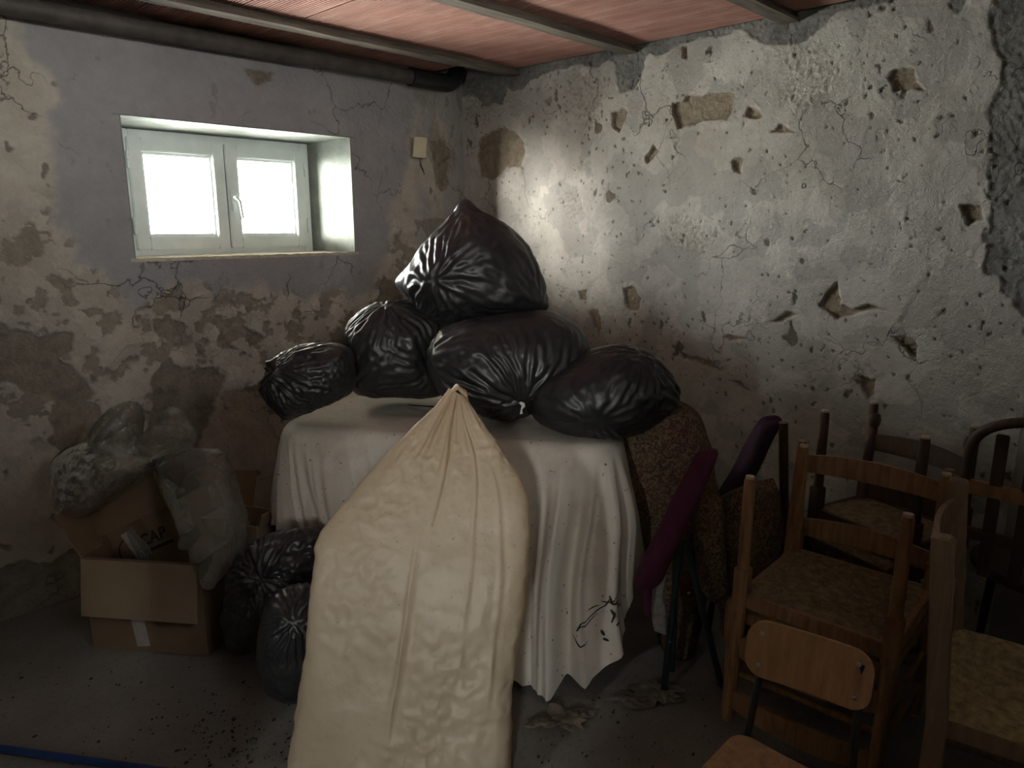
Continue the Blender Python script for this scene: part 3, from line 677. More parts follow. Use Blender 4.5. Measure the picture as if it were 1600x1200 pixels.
# ---- sheet draped over a table
TL = FL(2.47, -0.87, 0.80); TR = FL(2.20, 0.345, 0.80)
tx = unit(TR-TL); ty = np.array([-tx[1], tx[0], 0.0])      # along the front edge, and away from the camera
LEN = float(np.linalg.norm(TR-TL)); DEP = 0.78; TOP = 0.80
tb = tag(empty('table', TL*np.array([1,1,0])), 'plain table hidden under the draped white sheet', 'table')
Mt = Matrix(((tx[0], ty[0], 0, 0), (tx[1], ty[1], 0, 0), (0, 0, 1, 0), (0, 0, 0, 1)))
MB().box((0.07, 0.07, 0.74), (LEN-0.07, DEP-0.07, 0.772), Mt).build('table_top', M['wood_dark'], tb, False)
for a in (0.10, LEN-0.15):
    for b in (0.10, DEP-0.15): MB().box((a, b, 0.0), (a+0.05, b+0.05, 0.74), Mt).build('leg', M['wood_dark'], tb, False)
per = 2*(LEN+DEP)
def rim(s):                                                # perimeter of the table top: point, outward normal; starts front left
    R0 = 0.13
    segs = [(np.array([0, 0.]), np.array([1, 0.]), LEN), (np.array([LEN, 0.]), np.array([0, 1.]), DEP), (np.array([LEN, DEP]), np.array([-1, 0.]), LEN), (np.array([0, DEP]), np.array([0, -1.]), DEP)]
    s = s % per; pt = np.zeros((len(s), 2)); acc = 0
    for o_, d_, L in segs:
        m_ = (s >= acc) & (s < acc+L+1e-9); pt[m_] = o_ + d_*(s[m_]-acc)[:,None]; acc += L
    c = np.clip(pt, [R0, R0], [LEN-R0, DEP-R0]); dv = pt-c; L = np.linalg.norm(dv, axis=1)+1e-9
    nrm = dv/L[:,None]; return c+nrm*R0, nrm
HEM = np.array([(0.0, 0.40), (0.10, 0.36), (0.24, 0.30), (0.40, 0.10), (0.62, 0.05), (0.80, 0.015), (0.86, 0.13), (0.90, 0.10), (0.96, 0.015), (1.06, 0.015), (1.10, 0.05), (1.14, 0.02), (1.22, 0.16),
   (1.30, 0.30), (1.42, 0.36), (1.7, 0.30), (2.0, 0.25), (3.0, 0.3), (per-0.5, 0.34), (per-0.12, 0.42), (per, 0.40)])
def drape(s, t):
    """s along the rim, t 0 (table edge) .. 1 (hem) -> local x, y, z"""
    pt, nrm = rim(s); hem = np.interp(s % per, HEM[:,0], HEM[:,1]) + 0.02*perlin(np.stack([s*9, 0*s, 0*s], 1), 4)
    hem = np.maximum(hem, 0.010)
    rc = 0.055; al = (TOP-hem+0.0236)*t; q4 = rc*math.pi/2; drop = np.where(al < q4, rc*(1-np.cos(np.minimum(al, q4)/rc)), al-q4+rc); w = sstep(0.01, 0.30, drop)
    qn = np.stack([s*1.0, drop*0.5, 0*s], 1)
    ss = s + 0.05*perlin(np.stack([s*2, drop*1.6, 0*s], 1), 2) - 0.10*drop*np.exp(-((s % per)-0.25)**2/0.12)
    f1 = ridged(np.stack([ss*5.5, drop*0.25, 0*s+1.3], 1), 2, 6)-0.5; f2 = ridged(np.stack([ss*13, drop*0.35, 0*s+4], 1), 2, 8)-0.45
    A = np.interp(s % per, [0, 0.6, 0.9, 1.25, 1.6, per], [0.06, 0.08, 0.13, 0.13, 0.08, 0.06])
    off = w*(A*f1+(0.050+0.03*np.exp(-(((s % per)-0.2)/0.3)**2))*f2) + 0.09*drop*sstep(0, 0.1, drop) + np.where(al < q4, rc*np.sin(np.minimum(al, q4)/rc), rc) + 0.024*sstep(0.5, 0.8, drop) + 0.10*sstep(0.25, 0.85, drop)*np.exp(-(((s % per)-0.98)/0.22)**2)
    zz = TOP - drop
    xy = pt + nrm*(np.maximum(off, -0.03) - rc)[:,None]
    return np.stack([xy[:,0], xy[:,1], zz], 1)
NS, NTt, NI = 640, 90, 40
s = np.linspace(0, per, NS, endpoint=False); rows = []
for k_ in range(NI):                                       # top of the sheet, from the middle outwards
    a = (k_/NI)**0.8; pt, nrm = rim(s); ctr = np.array([LEN/2, DEP/2])
    cxy = np.stack([np.clip(pt[:,0], DEP/2, LEN-DEP/2), np.full(NS, DEP/2)], 1)
    xy = cxy+(pt-nrm*0.056-cxy)*(a*0.98+0.02)
    zz = TOP + 0.010*fbm(np.stack([xy[:,0]*4, xy[:,1]*4, 0*s], 1), 3, 17)*(1-a) + 0.006*(1-a**4)
    rows.append(np.stack([xy[:,0], xy[:,1], zz], 1))
for t in np.linspace(0, 1, NTt)**1.15: rows.append(drape(s, np.full(NS, t)))
v = np.concatenate(rows); f = grid_faces(NS, NI+NTt, True)
lum = 0.0035*fbm(v*7, 4, 51)
v[:, 2] = np.maximum(v[:,2]+lum*(v[:,2] > 0.05), 0.006)
vw = np.stack([v[:,0]*tx[0]+v[:,1]*ty[0], v[:,0]*tx[1]+v[:,1]*ty[1], v[:,2]], 1)
sheet = tag(empty('dust_sheet', TL*np.array([1,1,0])), 'long dirty white cotton sheet draped over the table under the black bags', 'sheet')
cl = link('cloth', mesh_np('cloth', vw, f), M['sheet'], sheet)
# the faded printed motif near its hem: thin strokes lying on the cloth
def stroke(mb, pts, w):
    pts = np.array(pts, float); n = len(pts)*8; tt = np.linspace(0, len(pts)-1, n)
    xs = np.interp(tt, range(len(pts)), pts[:,0]); ys = np.interp(tt, range(len(pts)), pts[:,1])
    dx = np.gradient(xs); dy = np.gradient(ys); L = np.hypot(dx, dy)+1e-9; ww = w*(0.35+0.65*np.sin(np.linspace(0, math.pi, n)))
    for sg in (0,):
        A = drape(MS+xs-dy/L*ww, np.clip(MT-ys+dx/L*ww*-1, 0, 1)); B = drape(MS+xs+dy/L*ww, np.clip(MT-ys-dx/L*ww*-1, 0, 1))
        nv = []
        for a, b in zip(A, B):
            a = a + np.array([0, -0.004, 0.0]); b = b + np.array([0, -0.004, 0.0])
            nv.append([mb.bm.verts.new(Vector((p_[0]*tx[0]+p_[1]*ty[0], p_[0]*tx[1]+p_[1]*ty[1], p_[2]))) for p_ in (a, b)])
        for p_, q_ in zip(nv, nv[1:]): mb.bm.faces.new((p_[0], p_[1], q_[1], q_[0]))
MS, MT = 1.19, 0.79
mb = MB()
for st in ([(-0.045,0.0),(-0.04,0.02),(-0.02,0.025),(-0.005,0.035),(0,0.05)], [(0.0,0.06),(0.002,0.035),(0.012,0.02),(0.03,0.022),(0.045,0.01)], [(-0.05,-0.02),(-0.04,-0.035),(-0.03,-0.03)],
           [(-0.01,0.05),(0,0.04),(0.02,0.045)], [(-0.03,0.045),(-0.012,0.04)], [(0.0,0.02),(0.004,0.0),(0.0,-0.02)], [(0.01,0.02),(0.016,0.0),(0.014,-0.018)], [(0.005,-0.03),(0.012,-0.045)],
           [(-0.012,-0.03),(-0.008,-0.05)], [(-0.01,-0.055),(-0.004,-0.07)], [(0.02,-0.025),(0.03,-0.04)], [(-0.045,0.012),(-0.03,0.012),(-0.015,0.02)], [(0.02,0.03),(0.035,0.034),(0.045,0.02)]):
    stroke(mb, [(a*1.5, b*1.5) for a, b in st], 0.0028)
mb.build('printed_motif', M['ink'], sheet, False)

# ---- black rubbish bags on the table: taut skins over their corners, with pleats
from mathutils.bvhtree import BVHTree
def taut(outline, d, t, sub=6, iters=40, back=None, extra=()):
    """a taut closed skin: hull over the outline's corners with depth t to the front and back; returns centre, unit directions, radii, faces"""
    O = np.array([P(x, y, d) for x, y in outline]); c = O.mean(0)
    pts = list(O)
    for k_, dep in ((0.86, -0.50), (0.55, -0.88), (0.2, -1.0), (0.86, 0.50), (0.55, 0.88), (0.2, 1.0)):
        tt = t if dep < 0 else (back or t)
        pts += [c+(o_-c)*k_+Fv*dep*tt for o_ in O]
    for x, y, dd in extra: pts.append(P(x, y, dd))
    bm = bmesh.new()
    for p_ in pts: bm.verts.new(Vector(p_-c))
    bmesh.ops.convex_hull(bm, input=bm.verts); bmesh.ops.triangulate(bm, faces=bm.faces)
    tree = BVHTree.FromBMesh(bm); bm.free()
    n, f = ico(sub); r = np.empty(len(n))
    for i, a in enumerate(n):
        h = tree.ray_cast(Vector(a)*2.0, -Vector(a)); r[i] = 2.0-h[3] if h[3] is not None else 0.1
    ed = np.concatenate([f[:, [0,1]], f[:, [1,2]], f[:, [2,0]]]); cnt = np.bincount(ed[:,0], minlength=len(n))
    for _ in range(iters): r = 0.4*r+0.6*np.bincount(ed[:,0], weights=r[ed[:,1]], minlength=len(n))/cnt
    return c, n, r, f
def hull_bag(outline, d, t, label, group, gathers=(), seed=1, crumple=0.010, zmin=None, lump=0.03, spikes=(), iters=40, iters2=130, hold=0.010, bend=0.05, **kw):
    c, n, r, f = taut(outline, d, t, iters=iters, **kw)
    nl = np.stack([n@Rv, n@Fv, n@Zv], 1)                   # right, away, up
    r = r*(1+lump*fbm(nl*1.6+seed, 3, seed)); m_ = r.mean()
    for d_, a, kk in spikes: r = r + a*np.exp(kk*(nl@unit(d_)-1))
    v = n*r[:,None]; Bm = np.stack([Rv, Fv, Zv])
    pt_ = sstep(-0.15, 0.35, fbm(nl*2.0+seed, 2, seed+3))
    def grow(mid, dr):
        un = mid/np.linalg.norm(mid, axis=1)[:,None]; g = crumple*(0.4+1.2*sstep(-0.2, 0.4, fbm((un@Bm.T)*2.0+seed, 2, seed+3)))
        for d_, a, reach in gathers:
            dw = unit(unit(d_)@Bm); th = np.arccos(np.clip(un@dw, -1, 1)); cd = np.cross(dw, un); cd /= np.linalg.norm(cd, axis=1)[:,None]+1e-9
            g = g + a*np.exp(-(th/reach)**2)*(dr*cd).sum(1)**2
        return g
    pl = np.zeros(len(n))
    for d_, a, reach in gathers:                            # first creases radiate from where the film is gathered
        d_ = unit(d_); tv = unit(np.cross(d_, [0.3, 0.8, 0.52])); b_ = np.cross(d_, tv); th = np.arccos(np.clip(nl@d_, -1, 1)); x_ = nl@tv; y_ = nl@b_; rr = np.hypot(x_, y_)+1e-6
        g = np.stack([4.2*x_/rr, 4.2*y_/rr, th*1.2+seed], 1)+0.4*fbm(nl*2.2+seed*3.1, 2, seed+5)[:,None]
        pl += a*0.10*np.exp(-(th/reach)**2)*sstep(0.05, 0.4, th)*(ridged(g, 1, seed+11)-0.5)
    x = buckle(v, f, grow, iters=iters2, hold=hold, bend=bend, seed=seed, pleat=pl, noise=0.006, nfreq=9)
    f, v, x = refine(f, v, x)
    v = buckle(v, f, grow, iters=28, hold=0.004, bend=0.10, seed=seed+50, x0=x, noise=0.0012, nfreq=30)
    if zmin is not None:
        lo = zmin-c[2]; low = v[:,2] < lo+0.02
        v[:,2] = np.where(low, lo+0.02-0.02*np.tanh((lo+0.02-v[:,2])/0.02), v[:,2])
    o = link('rubbish_bag', mesh_np('rubbish_bag', v, f), M['black']); o.location = Vector(c)
    return tag(o, label, 'rubbish bag', group)
G1 = 'black rubbish bags heaped on the sheeted table'; G2 = 'black rubbish bags on the floor'
hull_bag([(726,322),(745,324),(790,345),(825,378),(846,415),(858,455),(863,488),(845,497),(790,502),(730,503),(690,508),(668,500),(648,480),(640,462),(621,440),(635,418),(652,388),(680,358),(705,335)], 2.72, 0.22,
    'biggest black plastic rubbish bag, on top of the heap', G1, seed=3, iters=22, crumple=0.025,
    gathers=[((-0.45,-0.8,-0.02), 0.20, 0.75), ((-0.12,-0.25,1), 0.18, 0.6), ((0.95,-0.35,-0.35), 0.13, 0.8), ((-0.75,-0.3,-0.8), 0.18, 0.6)], spikes=[((-0.07,-0.1,1), 0.03, 90), ((-1,0,-0.12), 0.025, 70)])
hull_bag([(585,474),(612,468),(645,470),(695,490),(705,560),(698,622),(620,622),(556,620),(543,592),(536,545),(538,508),(558,488)], 2.74, 0.19,
    'boxy black rubbish bag with a dusty top, second from the window', G1, seed=8, iters=16, crumple=0.025, zmin=0.806, gathers=[((0.0,-0.35,0.95), 0.24, 1.1), ((-0.6,-0.5,-0.75), 0.15, 0.7), ((0.75,-0.6,-0.3), 0.14, 0.7)])
hull_bag([(660,546),(685,515),(735,494),(800,486),(862,485),(905,502),(932,535),(930,590),(862,622),(832,642),(812,654),(770,656),(735,642),(690,624),(668,590)], 2.50, 0.19,
    'wide black rubbish bag under the biggest one, behind the cream sack', G1, seed=14, iters=30, crumple=0.035, zmin=0.806, gathers=[((0.30,-0.85,-0.45), 0.30, 1.0), ((-0.95,-0.2,0.15), 0.16, 0.7)])
hull_bag([(818,628),(832,592),(868,572),(918,552),(950,541),(985,537),(1012,548),(1040,574),(1058,596),(1066,630),(1030,655),(988,680),(960,692),(915,688),(860,672),(824,652)], 2.39, 0.17,
    'rounded black rubbish bag with a folded-over neck, nearest the chairs', G1, seed=21, iters=30, crumple=0.03, zmin=0.806, back=0.26, extra=[(1050,600,2.62),(1010,570,2.66)],
    gathers=[((0.55,-0.25,0.75), 0.22, 0.8), ((0.98,0.1,-0.1), 0.20, 0.8), ((-0.2,-0.95,-0.3), 0.10, 0.8)])
hull_bag([(407,606),(418,575),(436,552),(470,538),(515,535),(546,540),(557,570),(557,612),(520,630),(480,646),(445,658),(430,642),(416,624)], 2.50, 0.125,
    'smallest black rubbish bag with a tied knot, closest to the window end', G1, seed=31, iters=22, crumple=0.08, gathers=[((-0.55,-0.6,0.35), 0.26, 1.0)], spikes=[((-0.78,-0.35,0.5), 0.022, 60), ((-0.5,-0.8,0.25), 0.016, 90), ((-1,-0.2,-0.05), 0.012, 60)], zmin=0.79)
hull_bag([(352,900),(365,868),(400,842),(432,828),(470,842),(500,832),(512,870),(512,960),(500,1010),(400,1012),(356,1000),(348,940)], 2.24, 0.11,
    'crumpled black rubbish bag on the floor between box and sheet', G2, seed=44, iters=12, lump=0.10, crumple=0.12, zmin=0.0, gathers=[((-0.1,-0.8,0.5), 0.24, 0.9)], extra=[(360,1030,2.2),(500,1030,2.2)])
hull_bag([(404,985),(412,945),(430,922),(462,912),(500,915),(520,950),(524,1040),(510,1092),(460,1096),(420,1085),(402,1040)], 1.99, 0.11,
    'full black rubbish bag standing on the floor against the cream sack', G2, seed=52, iters=24, crumple=0.05, zmin=0.0, gathers=[((0.25,-0.6,0.75), 0.30, 0.8)])
# white scrap caught beside one bag
mb = MB(); c0 = P(815, 637, 2.30)
mb.prism([(-0.006,-0.022),(0.004,-0.02),(0.002,-0.006),(0.012,0.004),(0.010,0.016),(-0.002,0.02),(-0.010,0.016),(0.0,0.006)], -0.002, 0.002, Matrix.Rotation(R_(80), 4, 'X'))
o = mb.build('paper_scrap', M['tape'], None, False); o.location = Vector(c0); o.rotation_euler = (0, 0, HEAD-R_(90)); tag(o, 'tiny white scrap of paper stuck beside a black bag', 'paper')

# ---- lofted soft shapes: rows of (left pixel, right pixel, distance, half thickness)
def loft(rows, nu=200, nv=200, ex=2.6, disp=None, cap=True, seed=0):
    A = np.array([P(r[0], r[1], r[4]) for r in rows]); B = np.array([P(r[2], r[3], r[5] if len(r) > 6 else r[4]) for r in rows]); th = np.array([r[-1] for r in rows])
    t0 = np.linspace(0, 1, len(rows)); t = np.linspace(0, 1, nv)
    def cub(Y):                                            # monotone-ish Catmull-Rom
        Y = Y if Y.ndim > 1 else Y[:,None]; x = t*(len(rows)-1); i = np.clip(x.astype(int), 0, len(rows)-2); w = (x-i)[:,None]
        p0 = Y[np.maximum(i-1, 0)]; p1 = Y[i]; p2 = Y[i+1]; p3 = Y[np.minimum(i+2, len(rows)-1)]
        return 0.5*((2*p1)+(-p0+p2)*w+(2*p0-5*p1+4*p2-p3)*w**2+(-p0+3*p1-3*p2+p3)*w**3)
    A = cub(A); B = cub(B); th = np.maximum(cub(th)[:,0], 0.002)
    C_ = (A+B)/2; X = (B-A)/2; ax = np.gradient(C_, axis=0)
    Yd = np.cross(X/np.linalg.norm(X, axis=1)[:,None], ax); Yd /= np.linalg.norm(Yd, axis=1)[:,None]
    Yd *= np.sign((Yd@Fv))[:,None]                          # away from the camera
    a = np.linspace(0, 2*math.pi, 4001); rt = np.linalg.norm(X, axis=1).mean()/max(th.mean(), 1e-4)      # even spacing round the section
    xx = np.sign(np.cos(a))*np.abs(np.cos(a))**(2/ex)*rt; yy = np.sign(np.sin(a))*np.abs(np.sin(a))**(2/ex)
    L_ = np.concatenate([[0], np.cumsum(np.hypot(np.diff(xx), np.diff(yy)))]); a = np.interp(np.linspace(0, L_[-1], nu, endpoint=False), L_, a); ca, sa = np.cos(a), np.sin(a)
    cx = np.sign(ca)*np.abs(ca)**(2/ex); sy_ = np.sign(sa)*np.abs(sa)**(2/ex)
    V = C_[:,None,:] + X[:,None,:]*cx[None,:,None] + (Yd*th[:,None])[:,None,:]*sy_[None,:,None]
    Nn = X[:,None,:]/(np.linalg.norm(X, axis=1)[:,None,None]**2)*ca[None,:,None] + Yd[:,None,:]/th[:,None,None]*sa[None,:,None]
    Nn /= np.linalg.norm(Nn, axis=2)[:,:,None]
    if disp is not None:
        dd = disp(np.broadcast_to(cx[None,:], (nv, nu)), np.broadcast_to(t[:,None], (nv, nu)), np.broadcast_to(sy_[None,:], (nv, nu)), V)
        V = V + Nn*dd[:,:,None]
    v = V.reshape(-1, 3); f = grid_faces(nu, nv, True)
    i = np.arange(0, nu)
    n0 = len(v); v = np.concatenate([v, V[0].mean(0)[None], V[-1].mean(0)[None]])
    caps = [(int(k_), int((k_+1) % nu), n0) for k_ in i] + [(int((nv-1)*nu+(k_+1) % nu), int((nv-1)*nu+k_), n0+1) for k_ in i]
    return v, f, caps
def loft_obj(name, rows, mat, parent=None, post=None, **kw):
    v, f, caps = loft(rows, **kw)
    if post is not None: v = np.concatenate([post(v[:-2], f), v[-2:]])
    base = v[np.argmin(v[:,2])].copy(); org = np.array([v[:,0].mean(), v[:,1].mean(), v[:,2].min()])
    if parent is not None: org = np.array(parent.location)
    me = bpy.data.meshes.new(name); me.from_pydata([tuple(a) for a in (v-org)], [], [tuple(int(x) for x in a) for a in f]+caps); me.update()
    bm = bmesh.new(); bm.from_mesh(me); bmesh.ops.recalc_face_normals(bm, faces=bm.faces); bm.to_mesh(me); bm.free()
    me.polygons.foreach_set('use_smooth', np.ones(len(me.polygons), bool))
    o = link(name, me, mat, parent)
    if parent is None: o.location = Vector(org)
    return o

# ---- the tall cream sack leaning on the table
SACK = [(452,1236, 796,1230, 1.705, 0.120), (460,1190, 796,1190, 1.715, 0.125), (470,1100, 800,1100, 1.755, 0.125), (484,1000, 810,1000, 1.80, 0.122), (494,905, 824,900, 1.845, 0.115),
        (505,838, 827,840, 1.885, 0.100), (540,790, 824,778, 1.92, 0.085), (598,718, 796,722, 1.965, 0.062), (645,672, 762,672, 2.00, 0.042), (684,632, 736,634, 2.03, 0.022), (700,606, 728,622, 2.045, 0.008)]
def sack_disp(cx, t, sy_, V):
    sh = cx.shape; q_ = V.reshape(-1, 3); front = (sy_ < 0).ravel(); x = cx.ravel(); tt = t.ravel()
    big = ridged(q_*np.array([3.2, 3.2, 2.6]), 2, 103)-0.5
    md = ridged(q_*np.array([8, 8, 11])+3, 3, 107)-0.5
    fi = ridged(q_*22+5, 3, 109)-0.5
    zone = 0.35+0.65*sstep(-0.15, 0.35, perlin(q_*3.0, 111))
    up = sstep(0.60, 0.85, tt)
    d = 0.009*big + zone*(1-0.5*up)*(0.011*md+0.0055*fi)
    # long creases running down from the tied peak
    for x0, sl, amp, wd, lo, hi in ((0.02,-0.02,0.013,0.028,0.50,0.98), (-0.02,0.22,0.010,0.022,0.16,0.55), (0.46,-0.06,0.007,0.018,0.3,0.85), (-0.45,0.32,0.010,0.05,0.66,0.95), (0.72,-0.2,0.005,0.02,0.2,0.7)):
        xc = x0+sl*(tt-0.5)+0.03*perlin(np.stack([tt*6, 0*tt+x0*9, 0*tt], 1), 5)
        d += amp*(np.clip(1-np.abs(x-xc)/(wd*1.6), 0, 1)-0.5*np.clip(1-np.abs(x-xc-wd*2.2)/(wd*2.2), 0, 1))*sstep(lo, lo+0.08, tt)*(1-sstep(hi-0.06, hi, tt))
    pl = ridged(np.stack([x*2.6, tt*1.2, 0*x], 1), 2, 115)-0.5
    d += 0.008*up*pl
    d = np.clip(d, -0.05, 0.05)*np.clip((1-tt)*9, 0.12, 1)
    return d.reshape(sh)
def sack_buckle(v, f):
    def grow(mid, dr):
        zn = mid[:,2]; p_ = sstep(0.02, 0.22, fbm(mid*np.array([3.4,3.4,5.0]), 2, 503)); up_ = sstep(0.62, 0.85, zn)
        g = (0.005+0.085*p_)*(1-0.4*up_)
        return g + 0.08*up_*(dr@Rv)**2
    return buckle(v, f, grow, iters=85, hold=0.006, bend=0.055, seed=77, noise=0.006, nfreq=12, quads=True)
sk = tag(empty('sack', P(625, 1215, 1.72)*np.array([1,1,0])), 'tall cream woven plastic sack with a twisted peak, leaning in the foreground', 'sack')
body = loft_obj('body', SACK, M['sack'], sk, nu=200, nv=190, ex=5.0, disp=sack_disp, post=sack_buckle)
sm = body.modifiers.new('smooth', 'SUBSURF'); sm.levels = sm.render_levels = 1
CON = [(470,1222, 780,1218, 1.725, 0.095), (480,1190, 780,1190, 1.735, 0.10), (492,1100, 782,1100, 1.765, 0.10), (508,1000, 790,1000, 1.81, 0.09), (522,905, 800,905, 1.86, 0.07), (545,860, 800,856, 1.88, 0.03)]
loft_obj('filling', CON, M['rags'], sk, nu=60, nv=40, ex=2.6)
# twisted tip
mb = MB(); base = Vector(sk.location)
tip = [Vector(P(706, 612, 2.045)), Vector(P(714, 604, 2.05)), Vector(P(724, 612, 2.06)), Vector(P(730, 628, 2.065))]
mb.tube([p_-base for p_ in tip], [0.012, 0.018, 0.020, 0.010], 9, True, 0.45); mb.build('tip', M['sack'], sk)

# ---- cardboard boxes
def panel(mb, a, b, c, d_, th):               # a sheet of board through four corners
    a, b, c, d_ = (Vector(x) for x in (a, b, c, d_)); n_ = (b-a).cross(d_-a).normalized()*th
    quad_slab(mb, a, b, c, d_, n_)
def local(o_world, xdir, zdir=(0,0,1)):
    x = Vector(xdir).normalized(); z_ = Vector(zdir); z_ = (z_-x*z_.dot(x)).normalized(); y = z_.cross(x)
    m_ = Matrix((x, y, z_)).transposed().to_4x4(); m_.translation = Vector(o_world); return m_
def carton(name, m4, w, dep, h, flaps, mat, label, th=0.006, front_flap=None):
    e_ = empty(name, m4.translation); e_.matrix_world = m4
    body = MB()
    body.box((0, 0, 0), (w, dep, th)); body.box((0, 0, th), (w, th, h)); body.box((0, dep-th, th), (w, dep, h)); body.box((0, th, th), (th, dep-th, h)); body.box((w-th, th, th), (w, dep-th, h))
    body.build('body', mat, e_, False)
    tag(e_, label, 'cardboard box')
    for side, L, ang in flaps:                  # angle from upright, outwards
        a = R_(ang); mb = MB(); o1 = 0.004
        if side == 'front': A, B, out = (o1, 0, h), (w-o1, 0, h), Vector((0, -1, 0))
        if side == 'back': A, B, out = (o1, dep, h), (w-o1, dep, h), Vector((0, 1, 0))
        if side == 'left': A, B, out = (0, o1, h), (0, dep-o1, h), Vector((-1, 0, 0))
        if side == 'right': A, B, out = (w, o1, h), (w, dep-o1, h), Vector((1, 0, 0))
        v_ = (out*math.sin(a)+Vector((0,0,1))*math.cos(a))*L; off = out*0.004
        A = Vector(A)+off; B = Vector(B)+off
        if ang > 100: A += out*0.008; B += out*0.008
        quad_slab(mb, A, B, B+v_, A+v_, (out*math.cos(a)*1.0+Vector((0,0,1))*-math.sin(a))*0.005)
        mb.build('flap', M['card_pale'] if side == 'front' else mat, e_, False)
    return e_
b1 = PZ(147, 1012, 0.0); b2 = PZ(326, 1026, 0.0); w1 = float(np.linalg.norm(b2-b1))
m1 = local(b1, b2-b1)
bx1 = carton('cardboard_box', m1, w1, 0.37, 0.355, [('front', 0.205, 171), ('back', 0.2, 25), ('left', 0.17, 30)], M['card'], 'open cardboard box on the floor with its pale front flap folded down')
mb = MB(); mb.box((w1*0.40, -0.004, 0.0), (w1*0.40+0.048, -0.001, 0.20), Matrix.Rotation(R_(-7), 4, 'Y')); mb.build('tape', M['tape'], bx1, False)
# second box, tipped over inside the first
cor = P(264, 786, 2.46); roll = R_(25)
xd = Rv*math.cos(roll)+Zv*math.sin(roll); zd = -Rv*math.sin(roll)+Zv*math.cos(roll)
yawm = Matrix.Rotation(R_(-10), 3, 'Z'); xd = np.array(yawm @ Vector(xd)); zd = np.array(yawm @ Vector(zd))
w2, h2, dep2 = 0.345, 0.235, 0.27
org = cor - xd*w2 - zd*h2
m2 = local(org, xd, zd)
bx2 = carton('cardboard_box', m2, w2, dep2, h2, [('right', 0.12, 55), ('back', 0.13, 15)], M['card'], 'tipped cardboard box with black lettering, lodged inside the open box')
mb = MB()                                      # its front flap stands up and leans out over the lettering
quad_slab(mb, (-0.02, -0.035, h2-0.012), (w2+0.004, -0.030, h2-0.004), (w2-0.012, 0.02, h2+0.165), (0.06, 0.02, h2+0.15), (0, 0.006, 0)); mb.build('front_flap', M['card'], bx2, False)
cu = bpy.data.curves.new('lettering', 'FONT'); cu.body = 'CAP'; cu.size = 0.062; cu.shear = 0.25; cu.extrude = 0.0006; cu.offset = 0.0012; cu.space_character = 1.05
tmp = bpy.data.objects.new('tmp_lettering', cu); COL.objects.link(tmp); bpy.context.view_layer.update()
me = bpy.data.meshes.new_from_object(tmp.evaluated_get(bpy.context.evaluated_depsgraph_get())); bpy.data.objects.remove(tmp)
o = link('lettering', me, M['ink'], bx2); me.materials.clear(); me.materials.append(M['ink'])
o.location = (w2-0.195, -0.0025, 0.125); o.rotation_euler = (R_(90), 0, 0)
mb = MB(); mb.box((w2-0.200, -0.003, 0.098), (w2-0.055, -0.0015, 0.110)); mb.build('print_line', M['ink'], bx2, False)
mb = MB(); n = 40                               # ring of the printed emblem
rg = [[mb.bm.verts.new((w2-0.235+r_*math.cos(2*math.pi*i/n), -0.0025, 0.115+r_*math.sin(2*math.pi*i/n))) for i in range(n)] for r_ in (0.060, 0.066)]
for i in range(n):
    if not (3 < i < 9): mb.bm.faces.new((rg[0][i], rg[0][(i+1)%n], rg[1][(i+1)%n], rg[1][i]))
mb.build('printed_ring', M['ink'], bx2, False)
mb = MB(); mb.box((w2-0.235, -0.006, 0.04), (w2-0.195, -0.003, 0.20), Matrix.Translation((w2-0.22, 0, 0.1)) @ Matrix.Rotation(R_(-8), 4, 'Y') @ Matrix.Translation((-(w2-0.22), 0, -0.1))); mb.build('tape', M['tape'], bx2, False)
# third box, mostly hidden behind the bags
m3 = local(FL(2.56, -1.18, 0.0), Rv*0.94-Fv*0.34)
carton('cardboard_box', m3, 0.26, 0.16, 0.42, [('right', 0.05, 20)], M['card_pale'], 'small cardboard box just showing behind the clear film beside the sheet')

# ---- clear plastic bag thrown over the boxes
pb = tag(empty('plastic_bag', P(235, 880, 2.5)*np.array([1,1,0])+np.array([0,0,0.4])), 'crumpled clear plastic bag knotted and draped over the cardboard boxes', 'plastic bag')
def film_disp(amp, sd):
    def fn(cx, t, sy_, V):
        q_ = V.reshape(-1, 3); w = np.clip(np.sin(t.ravel()*math.pi)*3, 0.15, 1)
        d = amp*(ridged(q_*7+sd, 3, sd)-0.45) + amp*0.45*(ridged(q_*19+sd, 2, sd+3)**2-0.3)
        return (d*w).reshape(cx.shape)
    return fn
def film_buckle(sd, amt=0.10):
    def fn(v, f): return buckle(v, f, lambda mid, dr: amt*(0.4+1.2*sstep(-0.2, 0.4, fbm(mid*6, 2, sd))), iters=70, hold=0.006, bend=0.06, seed=sd, noise=0.006, nfreq=16, quads=True)
    return fn
loft_obj('lobe', [(150,700,190,640,2.52,0.02), (146,690,208,628,2.52,0.06), (150,715,215,645,2.51,0.09), (168,735,216,680,2.50,0.07), (196,722,222,700,2.49,0.04), (222,712,236,708,2.48,0.02)], M['film'], pb, nu=82, nv=75, ex=2.1, disp=film_disp(0.0088, 201), post=film_buckle(201))
loft_obj('lobe', [(84,760,108,740,2.50,0.01), (82,745,130,695,2.49,0.04), (92,790,172,700,2.47,0.08), (130,805,205,712,2.45,0.08), (180,780,232,716,2.44,0.05), (215,750,250,716,2.43,0.025), (240,725,256,712,2.43,0.012)], M['film'], pb, nu=97, nv=90, ex=2.1, disp=film_disp(0.0096, 211), post=film_buckle(211))
loft_obj('knot', [(238,722,254,716,2.44,0.015), (222,712,262,702,2.45,0.04), (216,695,300,690,2.47,0.07), (232,678,302,672,2.49,0.07), (242,662,292,660,2.50,0.055), (252,648,284,646,2.50,0.04), (262,638,274,638,2.50,0.015)], M['film'], pb, nu=82, nv=75, ex=2.1, disp=film_disp(0.0080, 221), post=film_buckle(221))
